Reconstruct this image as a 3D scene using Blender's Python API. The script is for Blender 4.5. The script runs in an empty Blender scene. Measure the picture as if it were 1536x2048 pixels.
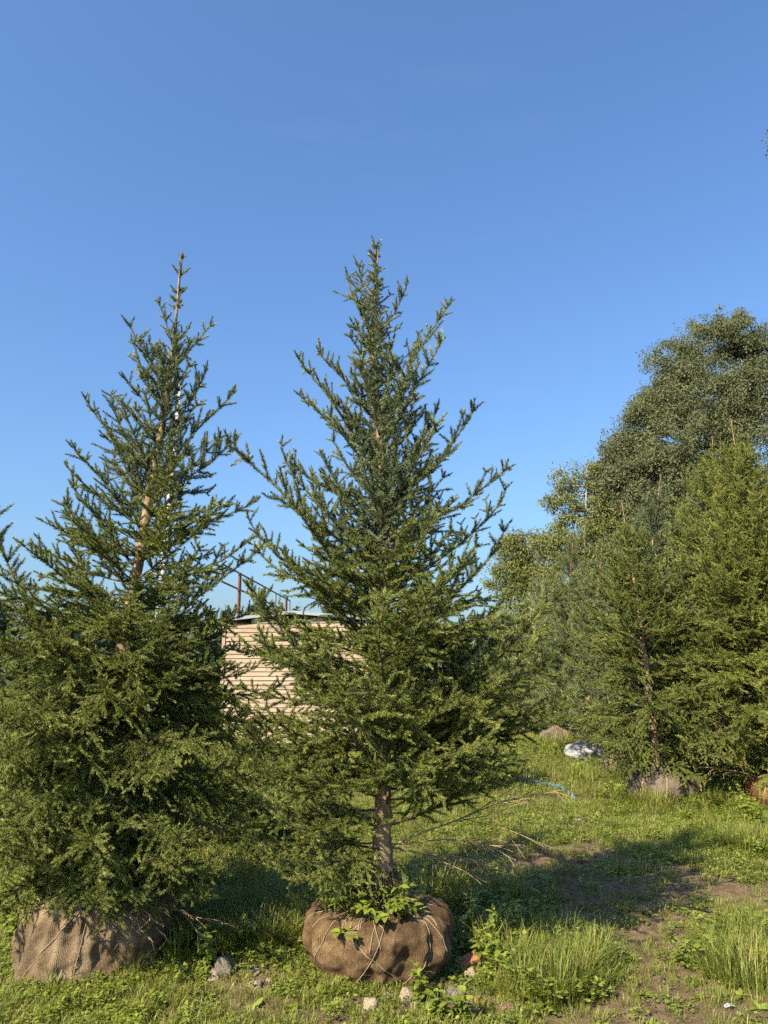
import bpy, math, random
import numpy as np
from mathutils import Vector, Matrix, noise as mnoise

# ------------------------------------------------------------------ camera, sky, sun, exposure
scene = bpy.context.scene
R = math.radians
CAM_H, PITCH, FPX = 1.6, R(12.0), 1539.0
cam_d = bpy.data.cameras.new('camera')
cam = bpy.data.objects.new('camera', cam_d)
scene.collection.objects.link(cam)
cam.location = (0, 0, CAM_H)
cam.rotation_euler = (R(90) + PITCH, 0, 0)
cam_d.sensor_fit = 'VERTICAL'
cam_d.sensor_height = 36.0
cam_d.lens = 36.0 * FPX / 2048.0
cam_d.clip_start = 0.05
cam_d.clip_end = 3000
scene.camera = cam

SUN_EL, SUN_AZ = R(40), R(222)          # azimuth clockwise from +Y: behind and to the left of the camera
world = bpy.data.worlds.new('World')
scene.world = world
world.use_nodes = True
wn = world.node_tree
bg = wn.nodes['Background']
sky = wn.nodes.new('ShaderNodeTexSky')
sky.sky_type = 'NISHITA'
sky.sun_disc = False
sky.sun_elevation = SUN_EL
sky.sun_rotation = SUN_AZ
sky.air_density = 1.4
sky.dust_density = 2.5
sky.ozone_density = 8.0
tint = wn.nodes.new('ShaderNodeMix'); tint.data_type = 'RGBA'; tint.blend_type = 'MULTIPLY'
tint.inputs[0].default_value = 1.0
tint.inputs[7].default_value = (0.90, 0.98, 1.08, 1)
wn.links.new(sky.outputs[0], tint.inputs[6])
# faint cirrus
wtc = wn.nodes.new('ShaderNodeTexCoord'); wmp = wn.nodes.new('ShaderNodeMapping'); wmp.inputs['Scale'].default_value = (2.2, 2.2, 16)
wnz = wn.nodes.new('ShaderNodeTexNoise'); wnz.inputs['Scale'].default_value = 1.6; wnz.inputs['Detail'].default_value = 7; wnz.inputs['Roughness'].default_value = 0.6
wmr = wn.nodes.new('ShaderNodeMapRange'); wmr.inputs[1].default_value = 0.58; wmr.inputs[2].default_value = 0.90; wmr.inputs[4].default_value = 0.035
wcl = wn.nodes.new('ShaderNodeMix'); wcl.data_type = 'RGBA'
wcl.inputs[7].default_value = (4.6, 4.9, 5.2, 1)
wn.links.new(wtc.outputs['Generated'], wmp.inputs[0]); wn.links.new(wmp.outputs[0], wnz.inputs['Vector']); wn.links.new(wnz.outputs[0], wmr.inputs[0])
wn.links.new(wmr.outputs[0], wcl.inputs[0]); wn.links.new(tint.outputs[2], wcl.inputs[6])
wn.links.new(wcl.outputs[2], bg.inputs[0])
bg.inputs[1].default_value = 0.085

sun_d = bpy.data.lights.new('sun', 'SUN')
sun_d.energy = 5.0
sun_d.angle = R(0.5)
sun_d.color = (1.0, 0.85, 0.63)
sun = bpy.data.objects.new('sun', sun_d)
scene.collection.objects.link(sun)
sdir = Vector((math.sin(SUN_AZ) * math.cos(SUN_EL), math.cos(SUN_AZ) * math.cos(SUN_EL), math.sin(SUN_EL)))
sun.rotation_euler = sdir.to_track_quat('Z', 'Y').to_euler()
sun.location = sdir * 60

scene.view_settings.view_transform = 'Standard'
scene.view_settings.look = 'None'
scene.view_settings.exposure = 1.3
scene.view_settings.gamma = 1.0
scene.view_settings.use_curve_mapping = False
scene.render.engine = 'CYCLES'
scene.cycles.max_bounces = 4
scene.cycles.diffuse_bounces = 2
scene.cycles.glossy_bounces = 1
scene.cycles.transmission_bounces = 2
scene.cycles.transparent_max_bounces = 4
scene.cycles.use_denoising = False
scene.cycles.use_adaptive_sampling = True
scene.cycles.adaptive_threshold = 0.03

# ------------------------------------------------------------------ helpers
COL = scene.collection
CP, SP = math.cos(PITCH), math.sin(PITCH)

def ray(u, v):
    a, b = (u - 768.0) / FPX, (1024.0 - v) / FPX
    return Vector((a, CP - b * SP, SP + b * CP))

def at(u, v, Y):
    """world point seen at photo pixel (u, v) at distance Y in front of the camera"""
    r = ray(u, v)
    return Vector((0, 0, CAM_H)) + r * (Y / r.y)

def gz(x, y):
    s = max(0.0, min(1.0, (y - 1.0) / 3.0))
    return s * (0.020 * math.sin(x * 1.7 + y * 0.6) + 0.018 * math.sin(y * 1.3 - x * 0.8 + 1.2)
                + 0.012 * math.sin(x * 3.9 + 2.0) * math.cos(y * 3.1))

def ground_at(u, v):
    r = ray(u, v)
    t = -CAM_H / r.z
    p = Vector((0, 0, CAM_H)) + r * t
    return Vector((p.x, p.y, gz(p.x, p.y)))

class MB:
    """collects vertices / faces with numpy; build() links one mesh object"""
    def __init__(self):
        self.v, self.f3, self.f4, self.t, self.n = [], [], [], [], 0
        self.m3, self.m4 = [], []
    def add(self, v, tris=None, quads=None, tint=0.5, mat=0):
        v = np.asarray(v, dtype=np.float32).reshape(-1, 3)
        self.v.append(v)
        if np.isscalar(tint):
            tint = np.full(len(v), tint, dtype=np.float32)
        self.t.append(np.asarray(tint, dtype=np.float32))
        if tris is not None:
            tr = np.asarray(tris, dtype=np.int32).reshape(-1, 3) + self.n
            self.f3.append(tr); self.m3.append(np.full(len(tr), mat, dtype=np.int32))
        if quads is not None:
            q = np.asarray(quads, dtype=np.int32).reshape(-1, 4) + self.n
            self.f4.append(q); self.m4.append(np.full(len(q), mat, dtype=np.int32))
        self.n += len(v)
    def mesh(self, name, mats, smooth=False):
        me = bpy.data.meshes.new(name)
        v = np.concatenate(self.v) if self.v else np.zeros((0, 3), np.float32)
        f3 = np.concatenate(self.f3) if self.f3 else np.zeros((0, 3), np.int32)
        f4 = np.concatenate(self.f4) if self.f4 else np.zeros((0, 4), np.int32)
        me.vertices.add(len(v)); me.vertices.foreach_set('co', v.ravel())
        li = np.concatenate([f3.ravel(), f4.ravel()]).astype(np.int32)
        me.loops.add(len(li)); me.loops.foreach_set('vertex_index', li)
        npoly = len(f3) + len(f4)
        me.polygons.add(npoly)
        st = np.concatenate([np.arange(len(f3)) * 3, len(f3) * 3 + np.arange(len(f4)) * 4]).astype(np.int32)
        me.polygons.foreach_set('loop_start', st)
        if smooth:
            me.polygons.foreach_set('use_smooth', np.ones(npoly, dtype=bool))
        else:
            me.polygons.foreach_set('use_smooth', np.zeros(npoly, dtype=bool))
        if not isinstance(mats, (list, tuple)):
            mats = [mats]
        for m in mats:
            me.materials.append(m)
        if len(mats) > 1:
            mi = np.concatenate((self.m3 or [np.zeros(0, np.int32)]) + (self.m4 or [np.zeros(0, np.int32)])).astype(np.int32)
            me.polygons.foreach_set('material_index', mi)
        a = me.attributes.new('tint', 'FLOAT', 'POINT')
        a.data.foreach_set('value', np.concatenate(self.t) if self.t else np.zeros(0, np.float32))
        me.update(calc_edges=True)
        me.validate(verbose=False)
        return me

def link(name, me, parent=None, loc=None, mat4=None):
    o = bpy.data.objects.new(name, me)
    COL.objects.link(o)
    if parent is not None:
        o.parent = parent
    if mat4 is not None:
        o.matrix_local = mat4
    elif loc is not None:
        o.location = loc
    return o

def empty(name, loc):
    o = bpy.data.objects.new(name, None)
    o.empty_display_size = 0.1
    COL.objects.link(o)
    o.location = loc
    return o

def tag(o, label=None, cat=None, group=None, kind=None):
    if label: o['label'] = label
    if cat: o['category'] = cat
    if group: o['group'] = group
    if kind: o['kind'] = kind
    return o

def frame_of(t):
    t = t / (np.linalg.norm(t) + 1e-9)
    a = np.array([0.0, 0.0, 1.0]) if abs(t[2]) < 0.9 else np.array([1.0, 0.0, 0.0])
    s = np.cross(t, a); s /= np.linalg.norm(s) + 1e-9
    return t, s, np.cross(s, t)

def tube(B, pts, radii, sides=6, tint=0.5, cap=False, lump=0.0, rng=None, mat=0):
    pts = np.asarray(pts, dtype=float)
    n = len(pts)
    radii = np.full(n, radii, dtype=float) if np.isscalar(radii) else np.asarray(radii, dtype=float)
    tang = np.gradient(pts, axis=0)
    vs = []
    t0, s, u = frame_of(tang[0])
    for i in range(n):
        t = tang[i] / (np.linalg.norm(tang[i]) + 1e-9)
        s = s - t * np.dot(s, t); s /= np.linalg.norm(s) + 1e-9
        u = np.cross(t, s)
        a = np.arange(sides) * 2 * math.pi / sides
        r = np.full(sides, radii[i])
        if lump and rng is not None:
            r = r * (1 + lump * rng.uniform(-1, 1, sides))
        vs.append(pts[i] + np.outer(np.cos(a) * r, s) + np.outer(np.sin(a) * r, u))
    v = np.concatenate(vs)
    q = []
    for i in range(n - 1):
        for k in range(sides):
            k2 = (k + 1) % sides
            q.append((i * sides + k, i * sides + k2, (i + 1) * sides + k2, (i + 1) * sides + k))
    tr = []
    if cap:
        v = np.concatenate([v, pts[:1], pts[-1:]])
        c0, c1 = n * sides, n * sides + 1
        for k in range(sides):
            k2 = (k + 1) % sides
            tr.append((c0, k2, k)); tr.append((c1, (n - 1) * sides + k, (n - 1) * sides + k2))
    B.add(v, tris=tr if tr else None, quads=q, tint=tint, mat=mat)

def box(B, c, s, rot=None, tint=0.5, mat=0, jitter=0.0, rng=None):
    x, y, z = [k / 2 for k in s]
    v = np.array([(-x, -y, -z), (x, -y, -z), (x, y, -z), (-x, y, -z), (-x, -y, z), (x, -y, z), (x, y, z), (-x, y, z)], dtype=float)
    if jitter and rng is not None:
        v += rng.uniform(-jitter, jitter, v.shape)
    if rot is not None:
        v = v @ np.array(rot.to_3x3()).T
    v = v + np.array(c)
    B.add(v, quads=[(0, 3, 2, 1), (4, 5, 6, 7), (0, 1, 5, 4), (1, 2, 6, 5), (2, 3, 7, 6), (3, 0, 4, 7)], tint=tint, mat=mat)

def crom(P, m):
    """smooth curve through the points P, m samples per segment"""
    P = [np.asarray(p, dtype=float) for p in P]
    P = [2 * P[0] - P[1]] + P + [2 * P[-1] - P[-2]]
    out = []
    for i in range(1, len(P) - 2):
        for k in range(m):
            t = k / m
            a, b, c, d = P[i - 1], P[i], P[i + 1], P[i + 2]
            out.append(0.5 * (2 * b + (c - a) * t + (2 * a - 5 * b + 4 * c - d) * t * t + (3 * b - a - 3 * c + d) * t ** 3))
    out.append(P[-2])
    return np.array(out)

# ------------------------------------------------------------------ materials
def new_mat(name):
    m = bpy.data.materials.new(name); m.use_nodes = True
    nt = m.node_tree
    return m, nt, nt.nodes['Principled BSDF'], nt.nodes['Material Output']

def nd(nt, kind, **kw):
    n = nt.nodes.new(kind)
    for k, v in kw.items():
        setattr(n, k, v)
    return n

def ramp(nt, fac, stops):
    r = nd(nt, 'ShaderNodeValToRGB')
    el = r.color_ramp.elements
    while len(el) < len(stops):
        el.new(0.5)
    for e, (p, c) in zip(el, stops):
        e.position = p; e.color = (*c, 1)
    nt.links.new(fac, r.inputs[0])
    return r.outputs[0]

def mixc(nt, fac, a, b, mode='MIX'):
    m = nd(nt, 'ShaderNodeMix', data_type='RGBA', blend_type=mode)
    for sock, val in ((m.inputs[0], fac), (m.inputs[6], a), (m.inputs[7], b)):
        if hasattr(val, 'is_linked'):
            nt.links.new(val, sock)
        elif isinstance(val, (tuple, list)):
            sock.default_value = (*val, 1)
        else:
            sock.default_value = val
    return m.outputs[2]

def noise_tex(nt, scale, detail=4, rough=0.6, vec=None, coord='Object'):
    n = nd(nt, 'ShaderNodeTexNoise')
    n.inputs['Scale'].default_value = scale
    n.inputs['Detail'].default_value = detail
    n.inputs['Roughness'].default_value = rough
    if vec is None:
        tc = nd(nt, 'ShaderNodeTexCoord'); vec = tc.outputs[coord]
    nt.links.new(vec, n.inputs['Vector'])
    return n.outputs[0]

def math_n(nt, op, a, b=None):
    m = nd(nt, 'ShaderNodeMath', operation=op)
    for s, v in ((m.inputs[0], a), (m.inputs[1], b)):
        if v is None: continue
        if hasattr(v, 'is_linked'): nt.links.new(v, s)
        else: s.default_value = v
    return m.outputs[0]

def bump(nt, bsdf, h, strength=0.5, dist=0.01):
    b = nd(nt, 'ShaderNodeBump')
    b.inputs['Strength'].default_value = strength
    b.inputs['Distance'].default_value = dist
    nt.links.new(h, b.inputs['Height'])
    nt.links.new(b.outputs[0], bsdf.inputs['Normal'])

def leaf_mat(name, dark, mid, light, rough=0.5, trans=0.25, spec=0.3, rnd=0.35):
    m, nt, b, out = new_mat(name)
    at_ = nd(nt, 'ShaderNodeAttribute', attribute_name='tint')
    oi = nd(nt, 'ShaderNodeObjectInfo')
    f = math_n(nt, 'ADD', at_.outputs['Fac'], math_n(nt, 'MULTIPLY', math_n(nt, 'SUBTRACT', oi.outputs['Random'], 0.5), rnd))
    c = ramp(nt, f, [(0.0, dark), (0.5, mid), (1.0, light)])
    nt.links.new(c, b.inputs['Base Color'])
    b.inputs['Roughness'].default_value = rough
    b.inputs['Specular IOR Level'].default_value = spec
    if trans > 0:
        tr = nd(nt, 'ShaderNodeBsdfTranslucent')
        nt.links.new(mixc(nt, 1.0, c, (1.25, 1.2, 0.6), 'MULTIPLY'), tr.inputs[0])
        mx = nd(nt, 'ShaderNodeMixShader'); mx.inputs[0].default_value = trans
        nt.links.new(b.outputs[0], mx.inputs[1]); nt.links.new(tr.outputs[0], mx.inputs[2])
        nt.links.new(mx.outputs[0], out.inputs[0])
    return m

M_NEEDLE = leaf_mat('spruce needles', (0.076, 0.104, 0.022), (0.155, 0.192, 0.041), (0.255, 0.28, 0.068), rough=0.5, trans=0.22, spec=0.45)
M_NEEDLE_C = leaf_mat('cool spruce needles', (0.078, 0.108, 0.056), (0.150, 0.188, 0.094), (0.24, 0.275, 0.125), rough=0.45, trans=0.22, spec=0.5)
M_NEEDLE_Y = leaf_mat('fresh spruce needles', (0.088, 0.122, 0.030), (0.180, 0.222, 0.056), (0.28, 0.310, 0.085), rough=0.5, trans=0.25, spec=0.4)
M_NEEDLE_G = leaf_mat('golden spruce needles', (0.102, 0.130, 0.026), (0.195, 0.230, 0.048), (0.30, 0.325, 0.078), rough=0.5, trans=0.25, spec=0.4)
M_PINE = leaf_mat('pine needles', (0.07, 0.10, 0.038), (0.135, 0.165, 0.062), (0.20, 0.22, 0.085), rough=0.45, trans=0.15, spec=0.4)
M_LEAF_GREY = leaf_mat('grey green leaves', (0.072, 0.090, 0.044), (0.130, 0.150, 0.078), (0.205, 0.220, 0.125), rough=0.75, trans=0.32, spec=0.15, rnd=0.1)  # grey-green leaves, greyed further so the colour stands in for distance haze
M_LEAF_LIGHT = leaf_mat('light green leaves', (0.09, 0.11, 0.03), (0.155, 0.175, 0.05), (0.23, 0.24, 0.085), rough=0.6, trans=0.28, spec=0.3, rnd=0.1)
M_GRASS = leaf_mat('grass blades', (0.064, 0.096, 0.011), (0.146, 0.185, 0.026), (0.30, 0.28, 0.085), rough=0.5, trans=0.3, spec=0.35, rnd=0.6)
M_DRY = leaf_mat('dry grass', (0.16, 0.115, 0.05), (0.26, 0.20, 0.09), (0.40, 0.33, 0.17), rough=0.7, trans=0.1, spec=0.2)
M_WEED = leaf_mat('weed leaves', (0.085, 0.120, 0.015), (0.165, 0.212, 0.029), (0.25, 0.29, 0.055), rough=0.45, trans=0.3, spec=0.4, rnd=0.4)
M_WOODS = leaf_mat('far woods foliage', (0.025, 0.040, 0.025), (0.045, 0.065, 0.036), (0.075, 0.09, 0.05), rough=0.7, trans=0.0, spec=0.1)

def bark_mat(name, c1, c2, c3, scale=30, bs=0.6):
    m, nt, b, out = new_mat(name)
    tc = nd(nt, 'ShaderNodeTexCoord')
    mp = nd(nt, 'ShaderNodeMapping'); mp.inputs['Scale'].default_value = (1, 1, 0.45)
    nt.links.new(tc.outputs['Object'], mp.inputs[0])
    n1 = noise_tex(nt, scale, 5, 0.65, mp.outputs[0])
    n2 = noise_tex(nt, scale * 3.1, 4, 0.7, mp.outputs[0])
    c = ramp(nt, n1, [(0.30, c1), (0.5, c2), (0.68, c3)])
    c = mixc(nt, math_n(nt, 'MULTIPLY', n2, 0.5), c, c1)
    nt.links.new(c, b.inputs['Base Color'])
    b.inputs['Roughness'].default_value = 0.85
    b.inputs['Specular IOR Level'].default_value = 0.2
    bump(nt, b, math_n(nt, 'ADD', n1, math_n(nt, 'MULTIPLY', n2, 0.6)), bs, 0.012)
    return m

M_BARK = bark_mat('spruce bark', (0.11, 0.072, 0.042), (0.30, 0.21, 0.130), (0.46, 0.34, 0.225))
M_TWIG = bark_mat('twig bark', (0.06, 0.045, 0.025), (0.13, 0.10, 0.06), (0.22, 0.175, 0.11), 60, 0.2)
M_DEAD = bark_mat('dead twig', (0.17, 0.115, 0.07), (0.29, 0.21, 0.13), (0.40, 0.31, 0.21), 50, 0.2)
M_PINEBARK = bark_mat('pine bark', (0.16, 0.08, 0.04), (0.32, 0.17, 0.09), (0.45, 0.28, 0.16), 12)
M_PALEBARK = bark_mat('pale bark', (0.16, 0.14, 0.11), (0.34, 0.31, 0.26), (0.50, 0.47, 0.42), 8)

def burlap_mat(name, dark, mid, light):
    m, nt, b, out = new_mat(name)
    uv = nd(nt, 'ShaderNodeUVMap', uv_map='UVMap')
    def wave(axis):
        w = nd(nt, 'ShaderNodeTexWave', wave_type='BANDS', bands_direction=axis)
        w.inputs['Scale'].default_value = 46
        w.inputs['Distortion'].default_value = 1.6
        w.inputs['Detail'].default_value = 2
        w.inputs['Detail Scale'].default_value = 0.6
        nt.links.new(uv.outputs[0], w.inputs[0]); return w.outputs[1]
    wv = math_n(nt, 'MAXIMUM', wave('X'), wave('Y'))
    n1 = noise_tex(nt, 7.5, 8, 0.72)
    n2 = noise_tex(nt, 48, 4, 0.75)
    c = ramp(nt, n1, [(0.32, dark), (0.5, mid), (0.66, light)])
    holes = math_n(nt, 'SUBTRACT', 1.0, math_n(nt, 'POWER', wv, 0.6))
    c = mixc(nt, math_n(nt, 'MULTIPLY', holes, 0.5), c, (0.035, 0.024, 0.015))
    c = mixc(nt, math_n(nt, 'MULTIPLY', n2, 0.6), c, dark)
    at_ = nd(nt, 'ShaderNodeAttribute', attribute_name='tint')
    c = mixc(nt, at_.outputs['Fac'], c, (0.075, 0.048, 0.028))
    nt.links.new(c, b.inputs['Base Color'])
    b.inputs['Roughness'].default_value = 0.95
    b.inputs['Specular IOR Level'].default_value = 0.1
    bump(nt, b, math_n(nt, 'ADD', wv, math_n(nt, 'MULTIPLY', n2, 2.2)), 0.8, 0.009)
    return m
M_BURLAP = burlap_mat('burlap', (0.080, 0.050, 0.026), (0.235, 0.155, 0.082), (0.43, 0.305, 0.165))
M_BURLAP_PALE = burlap_mat('pale burlap', (0.14, 0.100, 0.062), (0.32, 0.238, 0.150), (0.52, 0.405, 0.27))
M_BURLAP_RED = burlap_mat('reddish burlap', (0.13, 0.06, 0.03), (0.26, 0.13, 0.065), (0.36, 0.20, 0.11))
M_BURLAP_GREY = burlap_mat('grey burlap', (0.12, 0.10, 0.075), (0.24, 0.20, 0.155), (0.36, 0.31, 0.25))

def plain_mat(name, c1, c2, scale=20, rough=0.7, spec=0.3, bs=0.3, metal=0.0, bd=0.005):
    m, nt, b, out = new_mat(name)
    n1 = noise_tex(nt, scale, 6, 0.65)
    nt.links.new(ramp(nt, n1, [(0.3, c1), (0.7, c2)]), b.inputs['Base Color'])
    b.inputs['Roughness'].default_value = rough
    b.inputs['Specular IOR Level'].default_value = spec
    b.inputs['Metallic'].default_value = metal
    if bs: bump(nt, b, n1, bs, bd)
    return m
M_TWINE = plain_mat('twine', (0.22, 0.165, 0.10), (0.42, 0.34, 0.23), 90)
M_STONE_PALE = plain_mat('pale stone', (0.26, 0.215, 0.145), (0.52, 0.45, 0.33), 3.0, 0.9, 0.2, 0.8, 0, 0.06)
M_STONE_GREY = plain_mat('grey stone', (0.10, 0.09, 0.07), (0.30, 0.265, 0.205), 3.5, 0.9, 0.2, 0.8, 0, 0.06)
M_STONE_BROWN = plain_mat('brown stone', (0.15, 0.09, 0.055), (0.34, 0.23, 0.15), 3.0, 0.9, 0.2, 0.8, 0, 0.06)
M_BRICK = plain_mat('orange brick', (0.20, 0.085, 0.045), (0.32, 0.155, 0.085), 18, 0.9, 0.2, 0.7)
M_WHITE = plain_mat('white sheet', (0.19, 0.19, 0.19), (0.29, 0.29, 0.29), 4, 0.5, 0.4, 0.6, 0, 0.05)
M_RUST = plain_mat('rusty paint', (0.085, 0.035, 0.025), (0.17, 0.085, 0.06), 30, 0.6, 0.4, 0.2)
M_GALV = plain_mat('galvanised metal', (0.26, 0.28, 0.30), (0.40, 0.42, 0.44), 6, 0.45, 0.5, 0.05)
M_ROOF = plain_mat('roof metal edge', (0.17, 0.20, 0.23), (0.28, 0.31, 0.34), 3, 0.35, 0.5, 0.05)
M_HOSE = plain_mat('blue hose', (0.02, 0.10, 0.22), (0.05, 0.17, 0.32), 8, 0.4, 0.5, 0.05)
M_DARKBASE = plain_mat('dark sill beam', (0.03, 0.025, 0.02), (0.07, 0.06, 0.05), 9)
M_PAPER = plain_mat('white scrap', (0.22, 0.22, 0.22), (0.38, 0.38, 0.38), 9, 0.6, 0.3, 0.1)

def board_mat():
    m, nt, b, out = new_mat('larch cladding')
    tc = nd(nt, 'ShaderNodeTexCoord')
    mp = nd(nt, 'ShaderNodeMapping'); mp.inputs['Scale'].default_value = (1.2, 8, 14)
    nt.links.new(tc.outputs['Object'], mp.inputs[0])
    oi = nd(nt, 'ShaderNodeObjectInfo')
    nt.links.new(math_n(nt, 'MULTIPLY', oi.outputs['Random'], 30), mp.inputs['Location'])
    n1 = noise_tex(nt, 2.2, 6, 0.6, mp.outputs[0])
    c = ramp(nt, n1, [(0.28, (0.13, 0.085, 0.055)), (0.5, (0.245, 0.182, 0.118)), (0.72, (0.355, 0.28, 0.19))])
    c = mixc(nt, math_n(nt, 'MULTIPLY', oi.outputs['Random'], 0.7), c, (0.30, 0.235, 0.175))
    v = nd(nt, 'ShaderNodeTexVoronoi'); v.inputs['Scale'].default_value = 3.0
    nt.links.new(tc.outputs['Object'], v.inputs[0])
    kn = math_n(nt, 'LESS_THAN', v.outputs[0], 0.07)
    c = mixc(nt, math_n(nt, 'MULTIPLY', kn, 0.7), c, (0.10, 0.05, 0.03))
    nt.links.new(c, b.inputs['Base Color'])
    b.inputs['Roughness'].default_value = 0.75
    bump(nt, b, n1, 0.2, 0.004)
    return m
M_BOARD = board_mat()

def ground_mat():
    m, nt, b, out = new_mat('soil and litter')
    at_ = nd(nt, 'ShaderNodeAttribute', attribute_name='tint')
    n1 = noise_tex(nt, 1.6, 7, 0.7)
    n2 = noise_tex(nt, 14, 6, 0.7)
    n3 = noise_tex(nt, 85, 4, 0.7)
    soil = ramp(nt, n2, [(0.3, (0.085, 0.060, 0.034)), (0.5, (0.165, 0.122, 0.070)), (0.7, (0.25, 0.195, 0.118))])
    lit = ramp(nt, n2, [(0.3, (0.060, 0.058, 0.020)), (0.5, (0.11, 0.11, 0.036)), (0.7, (0.19, 0.17, 0.062))])
    f = math_n(nt, 'ADD', at_.outputs['Fac'], math_n(nt, 'MULTIPLY', math_n(nt, 'SUBTRACT', n1, 0.5), 0.9))
    fr = nd(nt, 'ShaderNodeMapRange'); fr.inputs[1].default_value = 0.3; fr.inputs[2].default_value = 0.62
    nt.links.new(f, fr.inputs[0])
    c = mixc(nt, fr.outputs[0], lit, soil)
    c = mixc(nt, math_n(nt, 'MULTIPLY', n3, 0.5), c, (0.045, 0.03, 0.016))
    nt.links.new(c, b.inputs['Base Color'])
    b.inputs['Roughness'].default_value = 0.95
    b.inputs['Specular IOR Level'].default_value = 0.1
    bump(nt, b, math_n(nt, 'ADD', n2, math_n(nt, 'MULTIPLY', n3, 0.5)), 0.9, 0.03)
    return m
M_GROUND = ground_mat()

# ------------------------------------------------------------------ the ground
def vnoise(x, y, s, o=0.0):
    return mnoise.noise(Vector((x * s + o, y * s - o, 1.3 + o)))

BARE = [(1330, 1855, 0.58, 1.0), (1400, 1965, 0.38, 1.1), (1450, 1790, 0.5, 0.7), (1250, 2040, 0.40, 1.0), (1480, 1850, 0.55, 0.85), (1220, 1800, 0.4, 0.7),
        (1480, 2040, 0.45, 1.0), (1200, 1730, 0.7, 0.45), (1120, 1640, 0.7, 0.35), (900, 2000, 0.28, 0.75), (500, 2015, 0.3, 0.6),
        (960, 1720, 0.8, 0.6), (620, 1900, 0.15, 0.5), (1130, 1830, 0.14, 0.9), (470, 1960, 0.22, 0.7), (700, 2040, 0.35, 0.55), (1330, 1700, 0.8, 0.35),
        (880, 1930, 0.15, 0.9), (300, 2035, 0.25, 0.3)]
BARE_W = [(ground_at(u, v), r, k) for u, v, r, k in BARE]
def bare(x, y):
    b = 0.0
    for p, r, k in BARE_W:
        d2 = ((x - p.x) ** 2 + (y - p.y) ** 2) / (r * r)
        if d2 < 6:
            b += k * math.exp(-d2)
    return min(1.0, b)

def axis(lo, hi, c0, c1, fine, growth):
    a = list(np.arange(c0, c1 + 1e-6, fine))
    s = fine; x = c1
    while x < hi:
        s *= growth; x += s; a.append(min(x, hi))
    s = fine; x = c0; pre = []
    while x > lo:
        s *= growth; x -= s; pre.append(max(x, lo))
    return np.array(pre[::-1] + a)
gx = axis(-900, 900, -3.5, 5.0, 0.055, 1.12)
gy = axis(-60, 1500, 3.0, 9.0, 0.055, 1.10)
B = MB()
vs, ts = [], []
for yy in gy:
    for xx in gx:
        z = gz(xx, yy) if yy < 60 and abs(xx) < 60 else 0.0
        b_ = 0.0
        if -4 < xx < 6 and 2 < yy < 11:
            b_ = bare(xx, yy)
            z += 0.012 * vnoise(xx, yy, 4.0) + 0.006 * vnoise(xx, yy, 13.0, 3.0)
        vs.append((xx, yy, z)); ts.append(b_)
nx, ny = len(gx), len(gy)
ii = np.arange((ny - 1) * (nx - 1)); r_, c_ = ii // (nx - 1), ii % (nx - 1)
q = np.stack([r_ * nx + c_, r_ * nx + c_ + 1, (r_ + 1) * nx + c_ + 1, (r_ + 1) * nx + c_], 1)
B.add(vs, quads=q, tint=np.array(ts))
tag(link('ground', B.mesh('ground', M_GROUND, True)), kind='structure')

# ------------------------------------------------------------------ branch prototypes for the conifers
def needles(Bn, pts, dens, nl, wid, tint, rng, ang=(38, 66), tipclose=True):
    pts = np.asarray(pts, dtype=float)
    seg = np.diff(pts, axis=0)
    sl = np.linalg.norm(seg, axis=1); L = sl.sum()
    n = int(dens * L * rng.uniform(0.9, 1.1))
    if n < 3: return
    cum = np.concatenate([[0], np.cumsum(sl)])
    s = np.sort(rng.uniform(0, L, n))
    k = np.clip(np.searchsorted(cum, s) - 1, 0, len(sl) - 1)
    fr = ((s - cum[k]) / (sl[k] + 1e-9))[:, None]
    pos = pts[k] + seg[k] * fr
    t = seg[k] / (sl[k][:, None] + 1e-9)
    rv = rng.normal(size=(n, 3))
    rv[:, 2] += 0.25
    rv -= t * np.sum(rv * t, 1)[:, None]
    rv /= np.linalg.norm(rv, axis=1)[:, None] + 1e-9
    a = np.radians(rng.uniform(ang[0], ang[1], n))
    if tipclose:
        a *= np.clip((L - s) / 0.03, 0.45, 1.0)
    d = t * np.cos(a)[:, None] + rv * np.sin(a)[:, None]
    ln = nl * rng.uniform(0.75, 1.15, n)
    w = np.cross(d, rng.normal(size=(n, 3)))
    w /= np.linalg.norm(w, axis=1)[:, None] + 1e-9
    w *= wid / 2
    v = np.empty((n, 3, 3))
    v[:, 0] = pos - w; v[:, 1] = pos + w; v[:, 2] = pos + d * ln[:, None]
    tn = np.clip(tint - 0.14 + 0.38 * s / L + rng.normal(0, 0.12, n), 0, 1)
    Bn.add(v.reshape(-1, 3), tris=np.arange(n * 3).reshape(-1, 3), tint=np.repeat(tn, 3))

def nrm(v):
    return v / (np.linalg.norm(v) + 1e-9)

UPV = np.array([0, 0, 1.0])

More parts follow.
